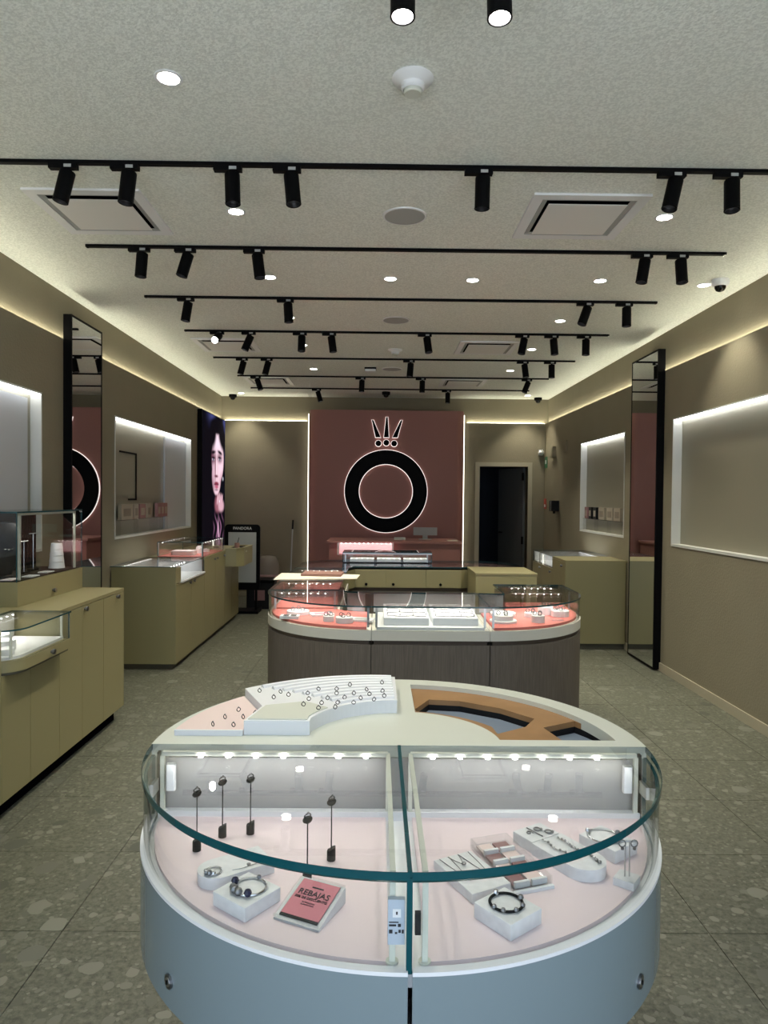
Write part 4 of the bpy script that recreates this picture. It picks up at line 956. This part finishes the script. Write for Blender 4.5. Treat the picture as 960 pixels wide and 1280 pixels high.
for sg in (-1, 1):
    e = .033
    xs = cxm+sg*e
    pts = [p for p in arc(TC, TR-.030, 180, 360, 90) if (p[0]-xs)*sg > 0 and p[1] < CH-.03]
    yb = CH-.028; ye = TC[1]-math.sqrt((TR-.030)**2-(xs-TC[0])**2)
    xo = TC[0]+sg*math.sqrt((TR-.030)**2-(yb-TC[1])**2)
    if sg < 0: poly = [(xo, yb)]+pts+[(xs, ye), (xs, yb)]
    else: poly = [(xs, yb), (xs, ye)]+pts+[(xo, yb)]
    MB().prism(poly, HD-.004, HD+.005).build('deck', 'pale_pink', T)
# countertop with recess (right) 
circ = arc(TC, TR, a_ch, 180-a_ch, 72)
hx = .115
hole_o = [p for p in arc(TC, TR-.062, 0, 90, 40) if p[1] > 1.81 and p[0] > hx]
hole_i = [p for p in arc(TC, .262, 90, 0, 30) if p[1] > 1.81 and p[0] > hx]
ho_r = (TC[0]+math.sqrt((TR-.062)**2-(1.81-TC[1])**2), 1.81); hi_r = (TC[0]+math.sqrt(.262**2-(1.81-TC[1])**2), 1.81)
ho_t = (hx, TC[1]+math.sqrt((TR-.062)**2-(hx-TC[0])**2)); hi_t = (hx, TC[1]+math.sqrt(.262**2-(hx-TC[0])**2))
hole = [ho_r]+hole_o+[ho_t, hi_t]+hole_i+[hi_r]
MB().prism(circ, HT-.030, HT, [hole]).build('countertop', 'cream', T)
h1 = [atZ(a, b, HT-.013) for a, b in ((519, 886), (536, 874), (575, 876), (625, 885), (668, 898), (657, 908), (622, 917))]
h1 = [(p.x, p.y) for p in h1]+[(p[0], p[1]) for p in arc(TC, .315, 33, 79, 10)]
h2 = [atZ(a, b, HT-.013) for a, b in ((679, 909), (718, 901), (742, 910), (765, 926), (704, 926))]; h2 = [(p.x, p.y) for p in h2]
MB().prism(inset_poly(hole, -.004), HT-.030, HT-.014, [h1, h2]).build('wood_inlay', 'wood_inlay', T)
MB().prism(inset_poly(hole, -.004), HT-.052, HT-.048).build('recess_floor', 'grey_blue', T)
def ring_wall(poly): return MB().prism(inset_poly(poly, -.003), HT-.048, HT-.030, [poly])
ring_wall(h1).build('recess_wall', 'charcoal', T); ring_wall(h2).build('recess_wall', 'charcoal', T)
# back panel of the glass half
MB().box(TC[0]-.612, TC[0]+.612, CH-.010, CH+.002, HD-.004, HT-.030).build('back_panel', 'case_back', T)
MB().box(TC[0]-.60, TC[0]+.60, CH-.030, CH-.010, HD-.004, HD+.018).build('back_ledge', 'white', T)
# glass: top panes and curved front panes
for a0, a1, sg in ((180-a_ch, 270-ag*.5, -1), (270+ag*.5, 360+a_ch, 1)):
    arcp = arc(TC, TR-.002, a0, a1, 44)
    mid = (cxm+sg*.0025, CH); 
    poly = ([ (arcp[0][0], CH)]+arcp+[mid]) if sg < 0 else ([mid]+arcp+[(arcp[-1][0], CH)])
    MB().prism(poly, HT-.014, HT, (), 0, 0).build('top_glass', 'glass', T, True)
    MB().ribbon(arcp, HT-.014, HT, .0016).build('glass_edge', 'teal_edge', T, True)
    MB().ribbon(arc(TC, TR-.010, a0+(2 if sg < 0 else 0), a1-(0 if sg < 0 else 2), 44), HD+.001, HT-.0195, .008, 0, 1).build('front_glass', ['glass', 'teal_edge'], T, True)
# centre joint edge, frames, lights
MB().box(cxm-.005, cxm+.005, TC[1]-TR+.004, TC[1]-TR+.012, HD+.001, HT-.011).build('glass_joint', 'teal_edge', T)
MB().box(cxm-.004, cxm+.004, TC[1]-TR+.004, CH, HT-.010, HT+.0006).build('glass_joint', 'teal_edge', T)
zr = HT-.020
for sg in (-1, 1):
    xe = TC[0]+sg*.590; xi = cxm+sg*.028; yb = CH-.022; yf = TC[1]-TR+.030
    for x, y in ((xe, yb), (xi, yb), (xi, yf)):
        MB().box(x-.005, x+.005, y-.005, y+.005, HD+.004, zr).build('post', 'cream', T)
    MB().cyl((xi, yf), .011, HD+.0045, HD+.008, 16).build('post_foot', 'cream', T, True)
    MB().box(min(xe, xi), max(xe, xi), yb-.006, yb+.006, zr, zr+.010).build('frame_rail', 'cream', T)
    MB().box(xi-.005, xi+.005, yf, yb, zr, zr+.008).build('frame_rail', 'cream', T)
    for k in range(7):
        x = xi+sg*(.055+.068*k); MB().cyl((x, yb-.012), .0065, zr+.000, zr+.004, 12).build('led', 'led_dot', T)
    lamp('case_light', 'AREA', .75*CASE_W, ((xe+xi)/2, yb-.030, zr+.006), T, (1, .97, .95), shape='RECTANGLE', size=.50, size_y=.012)
    # hinge plates and white alarm sensors at the outer posts
    MB().box(xe+sg*.012-.004, xe+sg*.012+.004, yb-.05, yb-.005, HD+.07, HD+.10).build('hinge', 'steel', T)
    MB().prism(rrect(xe-sg*.022-.011, xe-sg*.022+.011, yb-.012, yb+.004, .003, 3), HD+.070, HD+.135).build('sensor', 'white', T)
    MB().box(xe+sg*.010-.003, xe+sg*.010+.003, yb-.004, yb+.010, HD+.005, HT-.012).build('edge_profile', 'dark_pad', T)
# centre sensor with printed label and magnet
sn = MB().box(cxm-.036, cxm-.007, TC[1]-TR+.014, TC[1]-TR+.024, HD+.045, HD+.122).build('alarm_sensor', 'sensor_blue', T)
yy = TC[1]-TR+.0135
MB().box(cxm-.028, cxm-.014, yy-.0003, yy+.0005, HD+.092, HD+.106).build('printed_square', 'acrylic_white', sn)
MB().box(cxm-.0225, cxm-.0195, yy-.0008, yy, HD+.097, HD+.102).build('printed_mark', 'print_black', sn)
for x0, x1, z0, z1 in ((-.034, -.018, .083, .0845), (-.034, -.022, .077, .080), (-.019, -.014, .076, .081), (-.034, -.028, .065, .071), (-.024, -.020, .064, .067), (-.018, -.014, .066, .071), (-.0125, -.009, .065, .071)):
    MB().box(cxm+x0, cxm+x1, yy-.0006, yy+.0003, HD+z0, HD+z1).build('printed_mark', 'print_black', sn)
MB().box(cxm+.010, cxm+.020, TC[1]-TR+.016, TC[1]-TR+.026, HD+.060, HD+.097).build('magnet', 'charcoal', T)
# locks on the drum
for ang in (222.5, 318.0):
    a = R_(ang); n_ = Vector((cos(a), sin(a), 0)); c = Vector((TC[0], TC[1], .600))+n_*TR
    lk = MB().tube([c-n_*.004, c+n_*.004], .014, 20).build('lock', 'dark_silver', T, True)
    MB().tube([c+n_*.004, c+n_*.0055], .009, 16).build('lock_core', 'steel', lk, True)
    MB().tube([c+n_*.0055-Vector((0, 0, .004)), c+n_*.0058+Vector((0, 0, .004))], .0018, 6).build('keyhole', 'black', lk)

# ---- ring tray on the countertop
tz = HT+.0003
RT = thing('ring_tray', 'stepped white and pink arc shaped ring tray on the cream countertop', 'tray', (-.2, 1.95, HT))
Z2 = HT+.038; Z1 = HT+.015
inner = arc(TC, .245, 91, 163, 20)
def rout(th): return .512+.075*max(0, min(1, (th-90)/53))
def oarc(a0, a1, n): return [(TC[0]+rout(a0+(a1-a0)*i/n)*cos(R_(a0+(a1-a0)*i/n)), TC[1]+rout(a0+(a1-a0)*i/n)*sin(R_(a0+(a1-a0)*i/n))) for i in range(n+1)]
bpt = (-.345, 1.835); bmid = (-.318, 1.965)
tall = inner+[(inner[-1][0], 1.835), bpt, bmid]+oarc(142, 90, 24)+[(TC[0], inner[0][1])]
MB().prism(tall, tz, Z2).build('upper_step', 'white', RT)
low = [(-.505, 1.832), (-.347, 1.832), (-.320, 1.966)]+oarc(142.4, 175, 14)
MB().prism(low, tz, Z1).build('lower_step', 'pink_felt', RT)
MB().box(-.524, -.346, 1.826, 1.832, tz, Z1).build('lower_edge', 'white', RT)
lid = [(-.335, 1.842), (-.180, 1.842)]+arc(TC, .255, 160, 140, 5)+[(-.200, 2.005), (-.308, 1.965)]
MB().prism(lid, Z2, Z2+.003).build('lid_panel', 'cream', RT)
for k in range(9):
    f = k/8; r0_ = .268+.228*f
    a1_ = 128+10*f
    pts = []
    for i in range(23):
        th = 91.5+(a1_-91.5)*i/22; r_ = r0_+f*.062*max(0, (th-90)/53); pts.append((TC[0]+r_*cos(R_(th)), TC[1]+r_*sin(R_(th)), Z2+.0005))
    MB().tube(pts, .0085, 8).build('cushion_row', 'white_matte', RT, True)
# rings in the tray, each its own thing
r0 = thing('jewel_ring', '', 'ring')
MB().tube([(.0085*cos(2*pi*i/16), 0, .0085*sin(2*pi*i/16)) for i in range(16)], .0019, 6, True).build('band', 'gunmetal', r0, True)
MB().ball((0, 0, .0105), .0036, 8).build('stone', 'dark_silver', r0, True)
used = [False]
def put_ring(x, y, z, rotz, tilt, label, group, sc_=.62):
    o = r0 if not used[0] else copy_tree(r0); used[0] = True
    o.location = (x, y, z); o.rotation_euler = (tilt, 0, rotz); o.scale = (sc_,)*3; o['label'] = label; o['group'] = group; return o
WR = [(423, 874), (475, 877), (497, 872), (527, 862), (597, 862), (635, 851), (700, 849), (702, 867), (748, 838), (808, 852), (865, 829), (810, 840), (868, 858), (875, 875), (820, 870), (765, 866), (730, 883), (706, 900), (645, 903), (600, 889), (580, 907), (762, 901), (838, 890), (694, 917), (634, 921)]
PX = [(408, 84), (458, 107), (482, 88), (510, 98), (578, 93), (616, 78), (680, 78), (680, 93), (727, 63), (786, 80), (840, 55), (842, 85), (848, 102), (796, 96), (765, 110), (741, 93), (708, 108), (684, 126), (648, 110), (627, 127), (582, 113), (563, 132), (740, 126), (812, 115), (675, 142), (616, 145)]
for k, (a, b) in enumerate(PX):
    p = atZ(180+a/2.824, 830+b/2.824+4, Z2+.012)
    put_ring(p.x, p.y, Z2+.0135, rnd.uniform(-.6, .6), rnd.uniform(-.3, .3), 'small silver ring standing in the white stepped tray rows', 'rings in the white tray')
for k, (a, b) in enumerate(((334, 160), (286, 186), (350, 186), (393, 172), (243, 212), (316, 214))):
    p = atZ(180+a/2.824, 830+b/2.824+3, Z1)
    put_ring(p.x, p.y, Z1+.0064, rnd.uniform(-.8, .8), 0, 'small silver ring standing on the pink step of the tray', 'rings on the pink step')

# ---- inside the left glass half
dz = HD+.0052
st0 = None
for k, (a, b) in enumerate(((246, 1066), (278, 1049), (313, 1045), (384, 1104), (414, 1078))):
    p = atZ(a, b-3, HD+.005); x, y = p.x, p.y
    t = thing('ring_stand', ['slim black ring stand next to the left hinge', 'slim black ring stand between two others along the grey back panel', 'slim black ring stand closest to the middle of the grey back panel', 'slim black ring stand directly behind the pink sale sign', 'slim black ring stand beside the centre frame post'][k], 'stand', (x, y, HD+.005), 'black ring stands')
    MB().lathe((x, y, dz), [(0, 0), (.0095, 0), (.0095, .020), (.0085, .0225)], 18).build('base', 'charcoal', t, True)
    m = MB(); n_ = 18
    vs = [(x+.0095*cos(2*pi*i/n_), y+.0095*sin(2*pi*i/n_), dz+.0195) for i in range(n_)]+[(x+.0093*cos(2*pi*i/n_), y+.0093*sin(2*pi*i/n_), dz+.025+.006*cos(2*pi*i/n_)) for i in range(n_)]
    m.add(vs, [tuple(range(n_)), tuple(range(n_, 2*n_))]+[(i, (i+1) % n_, (i+1) % n_+n_, i+n_) for i in range(n_)]); m.build('slanted_cap', 'charcoal', t)
    MB().tube([(x, y, dz+.024), (x, y, dz+.122)], .0013, 8).build('stem', 'black', t)
    hdm = MB().lathe((x, y, HD+.005), [(0, -.003), (.008, -.003), (.0105, 0), (.0105, .0015), (0, .0015)], 20).build('head_disc', 'charcoal', t, True)
    hdm.location = (0, 0, .1275); hdm.rotation_euler = (R_(16), R_(-14), 0)
    q = put_ring(x, y-.002, dz+.1365, .5, .5, ['silver ring on the stand next to the left hinge', 'silver ring on the stand between two others along the grey back panel', 'silver ring on the stand closest to the middle of the grey back panel', 'silver ring on the stand behind the pink sale sign', 'silver ring on the stand beside the centre frame post'][k], 'rings on black stands', .8)
def bracelet(name, label, c, r, m, rot=(0, 0, 0), beads=(), tube=.0022, sq=1.0, group=None):
    t = thing(name, label, 'bracelet', (0, 0, 0), group)
    MB().tube([(r*cos(2*pi*i/32), r*sq*sin(2*pi*i/32), tube) for i in range(32)], tube, 7, True).build('band', m, t, True)
    for (ang, rad, bm) in beads:
        a = R_(ang); MB().ball((r*1.02*cos(a), r*sq*1.02*sin(a), max(rad, tube)+.0002), rad, 8).build('charm', bm, t, True)
    t.location = c; t.rotation_euler = rot
    return t
def block(name, label, c, sx, sy, h, rot, m='marble', cat='riser'):
    t = MB().box(-sx/2, sx/2, -sy/2, sy/2, 0, h)
    o = t.build(name, m); o.location = c; o.rotation_euler = (0, 0, rot)
    bv = o.modifiers.new('soft_edges', 'BEVEL'); bv.width = .0012; bv.segments = 2
    return tag(o, label, cat)
def stadium(sx, sy, round_both=False):
    r = sy/2; p = arc((sx/2-r, 0), r, -90, 90, 16)
    p += arc((-sx/2+r, 0), r, 90, 270, 16) if round_both else [(-sx/2, r), (-sx/2, -r)]
    return p
# rounded riser with bracelet ring
o = MB().prism([(-p[0], p[1]) for p in stadium(.150, .082)], 0, .024).build('rounded_riser', 'marble', None, True); o.location = (-.296, 1.466, dz); o.rotation_euler = (0, 0, R_(34))
tag(o, 'white slab riser with one rounded end holding a ring and chain', 'riser')
bracelet('charm_ring', 'silver openwork ring on the rounded white riser', (-.329, 1.432, dz+.0243), .016, 'silver', (0, 0, .4), [(200, .005, 'dark_silver'), (230, .006, 'dark_silver'), (260, .005, 'silver'), (170, .004, 'dark_silver')], .0018)
c = thing('fine_necklace', 'fine silver chain with star pendant on the rounded white riser', 'necklace', (-.25, 1.46, dz+.0243))
MB().tube([(-.292, 1.437, dz+.0255), (-.275, 1.443, dz+.0255), (-.262, 1.452, dz+.0255), (-.245, 1.466, dz+.0255), (-.232, 1.480, dz+.0255)], .0009, 5).build('chain', 'silver', c); MB().ball((-.262, 1.458, dz+.027), .005, 6, .5).build('pendant', 'dark_silver', c)
# square block with charm bracelet
block('square_riser', 'square white block carrying a silver charm bracelet', (-.248, 1.362, dz), .092, .092, .028, R_(52))
bracelet('charm_bracelet', 'silver charm bracelet with dark blue beads on a square block', (-.243, 1.366, dz+.0285), .032, 'silver', (0, 0, .2), [(150, .008, 'navy_bead'), (185, .007, 'dark_silver'), (205, .0085, 'dark_silver'), (228, .008, 'dark_silver'), (262, .008, 'navy_bead'), (55, .005, 'dark_silver')], .0022)
# sale sign
t = thing('sale_sign', 'pink sale sign in a slanted clear acrylic holder', 'sign', (0, 0, 0))
sw, sl, hb, hf = .098, .105, .034, .008
MB().xprism([(-sl/2, 0), (sl/2, 0), (sl/2, hb-.004), (-sl/2, hf-.004)], -sw/2, sw/2).build('holder', 'acrylic_white', t)
an = math.atan2(hb-hf, sl)
MB().xprism([(-sl/2+.001, hf-.0035), (sl/2-.001, hb-.0035), (sl/2-.001, hb+.0015), (-sl/2+.001, hf+.0015)], -sw/2, sw/2).build('clear_cover', 'acrylic', t)
def on(y): return (hf+hb)/2-.0022+(hb-hf)*y/sl
MB().xprism([(-.040, on(-.040)), (.046, on(.046)), (.046, on(.046)+.0012), (-.040, on(-.040)+.0012)], -.041, .041).build('card', 'rose', t)
MB().xprism([(-.046, on(-.046)), (-.0405, on(-.0405)), (-.0405, on(-.0405)+.001), (-.046, on(-.046)+.001)], -.041, .041).build('card_edge', 'charcoal', t)
MB().xprism([(-sl/2-.002, .0), (-sl/2, .0), (-sl/2, .012), (-sl/2-.002, .012)], -sw/2, sw/2).build('front_lip', 'acrylic', t)
for txt, sz_, y_, mm in (('REBAJAS', .0185, .014, 'print_black'), ('50% DE DESCUENTO', .0076, .0015, 'print_black'), ('EN PRODUCTOS', .0036, -.008, 'print_grey'), ('SELECCIONADOS', .0036, -.013, 'print_grey')):
    text_part(txt, sz_, mm, t, (0, y_, on(y_)+.0022), (an, 0, 0))
MB().xprism([(.0285, on(.0285)+.0012), (.0315, on(.0315)+.0012), (.0315, on(.0315)+.0016), (.0285, on(.0285)+.0016)], -.0125, .0125).build('header_mark', 'print_black', t)
t.location = (-.122, 1.338, dz); t.rotation_euler = (0, 0, R_(-25))
# ---- inside the right glass half
def slab_xy(): pass
s1c, s1r = (.202, 1.447), R_(-63)
block('necklace_slab', 'long white slab draped with three fine silver necklaces', (*s1c, dz), .145, .094, .020, s1r)
nk = thing('silver_necklace', '', 'necklace')
def place_local(o, c, z, r): o.location = (c[0], c[1], z); o.rotation_euler = (0, 0, r)
for k, (y0_, y1_, d_) in enumerate(((-.035, -.012, .095), (-.014, .012, .040), (.012, .038, .105))):
    c = nk if k == 0 else thing('silver_necklace', '', 'necklace')
    c['label'] = ['fine silver necklace on the slab side facing the centre joint', 'middle short silver necklace on the white slab', 'fine silver necklace on the slab side facing the clear tray'][k]; c['group'] = 'necklaces on the white slab'
    ym = (y0_+y1_)/2
    MB().tube([(-.068, y0_, .001), (-.068+d_*.5, (y0_*1.6+ym)/2.6, .001), (-.068+d_, ym, .001), (-.068+d_*.5, (y1_*1.6+ym)/2.6, .001), (-.068, y1_, .001)], .0008, 5).build('chain', 'dark_silver', c)
    MB().ball((-.066+d_, ym, .004), .0055, 6, .6).build('pendant', 'dark_silver', c)
    place_local(c, s1c, dz+.0203, s1r)
# clear compartment tray
t = thing('acrylic_tray', 'clear acrylic tray with eight dusty pink compartments', 'tray', (0, 0, 0))
MB().box(-.098, .098, -.046, .046, 0, .006).build('base', 'acrylic', t)
for x0, x1, y0, y1 in ((-.098, .098, -.046, -.043), (-.098, .098, .043, .046), (-.098, -.095, -.043, .043), (.095, .098, -.043, .043)):
    MB().box(x0, x1, y0, y1, .006, .022).build('wall', 'acrylic', t)
for i in range(4):
    for j in range(2):
        x = -.085+.045*i; y = -.037+.040*j
        MB().box(x, x+.036, y, y+.034, .006, .010).build('pad', 'dusty_rose' if (i+j) % 2 else 'pink_felt', t)
        MB().box(x+.036, x+.043, y, y+.034, .006, .018).build('divider', 'acrylic_white', t)
MB().box(.099, .106, -.046, .046, 0, .007).build('price_rail', 'white', t)
place_local(t, (.292, 1.505), dz, R_(-72))
s2c, s2r = (.345, 1.600), R_(-60)
block('small_slab', 'small white slab with brooch and charms at the end of the long riser', (.373, 1.6075, dz), .062, .085, .026, R_(-58))
c = thing('silver_brooch', 'tiny curled silver brooch on the small white slab', 'brooch', (.356, 1.600, dz+.026)); MB().tube([(.356+.009*cos(a)*(1-a/9), 1.600+.009*sin(a)*(1-a/9), dz+.0277) for a in [i*.55 for i in range(14)]], .0013, 5).build('curl', 'dark_silver', c)
o = MB().prism(stadium(.155, .092), 0, .026).build('rounded_riser', 'marble', None, True); o.location = (.432, 1.513, dz); o.rotation_euler = (0, 0, R_(-58))
tag(o, 'long white riser with rounded end carrying two bracelets', 'riser')
zz = .0
def loc2(x, y): 
    c_, s_ = cos(R_(-58)), sin(R_(-58)); return (.432+x*c_-y*s_, 1.513+x*s_+y*c_)
for k, (y0_, x0_, x1_, lb) in enumerate(((.018, -.060, .062, 'beaded silver bracelet on the long riser side facing the earring stand'), (-.020, -.070, .02, 'beaded silver bracelet on the long riser side facing the clear tray'))):
    c = thing('beaded_bracelet', lb, 'bracelet', (*loc2((x0_+x1_)/2, y0_), dz+.0262))
    pts = [loc2(x0_+(x1_-x0_)*i/14, y0_+.004*sin(i*.8)) for i in range(15)]
    MB().tube([(p[0], p[1], dz+.0285) for p in pts], .0012, 5).build('chain', 'silver', c)
    for i, p in enumerate(pts):
        if i % (1 if k == 0 else 2) == 0: MB().ball((p[0], p[1], dz+.0295), .0031 if i < 12 else .0045, 7).build('bead', 'dark_silver' if i % 3 else 'silver', c)
c = thing('charm_pair', 'pair of dark silver charms on the small slab behind the long riser', 'charm', (*loc2(-.105, .02), dz+.0262))
for (x_, y_) in ((-.118, .010), (-.096, .024)):
    q = loc2(x_, y_); MB().tube([(q[0]+.008*cos(2*pi*i/10), q[1]+.008*sin(2*pi*i/10), dz+.028) for i in range(10)], .0017, 5, True).build('loop', 'dark_silver', c); MB().ball((q[0]+.008, q[1]-.006, dz+.0303), .004, 6).build('bead', 'dark_silver', c)
c = thing('divider_bar', 'thin dark bar lying on the small white slab', 'bar', (*loc2(-.11, -.005), dz+.0262)); a_, b_ = loc2(-.136, -.006), loc2(-.086, -.004)
MB().tube([(*a_, dz+.0278), (*b_, dz+.0278)], .0014, 6).build('bar', 'dark_silver', c)
block('square_riser', 'square white block carrying a black cord bracelet', (.252, 1.308, dz), .092, .086, .030, R_(-52))
bracelet('cord_bracelet', 'black cord bracelet with small hanging charms on a square block', (.250, 1.312, dz+.0305), .031, 'black', (0, 0, 0), [(118, .006, 'silver'), (20, .006, 'dark_silver'), (215, .005, 'dark_silver'), (250, .005, 'dark_silver'), (295, .005, 'dark_silver'), (335, .005, 'dark_silver')], .0027)
block('square_riser', 'white block carrying a beaded bangle behind the earring stand', (.530, 1.578, dz), .098, .080, .028, R_(-55))
bracelet('charm_bangle', 'silver bangle with clustered charms behind the earring stand', (.520, 1.582, dz+.0285), .034, 'silver', (0, 0, 0), [(150, .006, 'silver'), (300, .006, 'dark_silver'), (322, .007, 'dark_silver'), (344, .006, 'dark_silver'), (5, .007, 'dark_silver')], .002)
t = thing('earring_stand', 'clear double stem earring stand on a square white foot', 'stand', (.523, 1.437, dz))
q = MB().box(-.021, .021, -.021, .021, .0002, .016).build('foot', 'marble', None); q.parent = t; q.rotation_euler = (0, 0, R_(-38))
q.location = (0, 0, 0)
for sx in (-.004, .005): MB().tube([(.523+sx, 1.437, dz+.016), (.523+sx, 1.437, dz+.088)], .0014, 6).build('stem', 'steel', t)
MB().tube([(.505, 1.437, dz+.089), (.541, 1.437, dz+.089)], .002, 6).build('cross_bar', 'steel', t)
for k, sx in enumerate((-.012, .013)):
    c = thing('earring', 'dark silver hoop earring on the %s side of the clear stand bar' % ['centre joint', 'rounded glass'][k], 'earring', (.523+sx, 1.434, dz+.089), 'earrings on the clear stand')
    MB().tube([(.523+sx+.007*cos(2*pi*i/12), 1.4325, dz+.087+.007*sin(2*pi*i/12)) for i in range(12)], .0014, 5, True).build('hoop', 'dark_silver', c); MB().ball((.523+sx, 1.4315, dz+.077), .004, 7).build('drop', 'dark_silver', c)
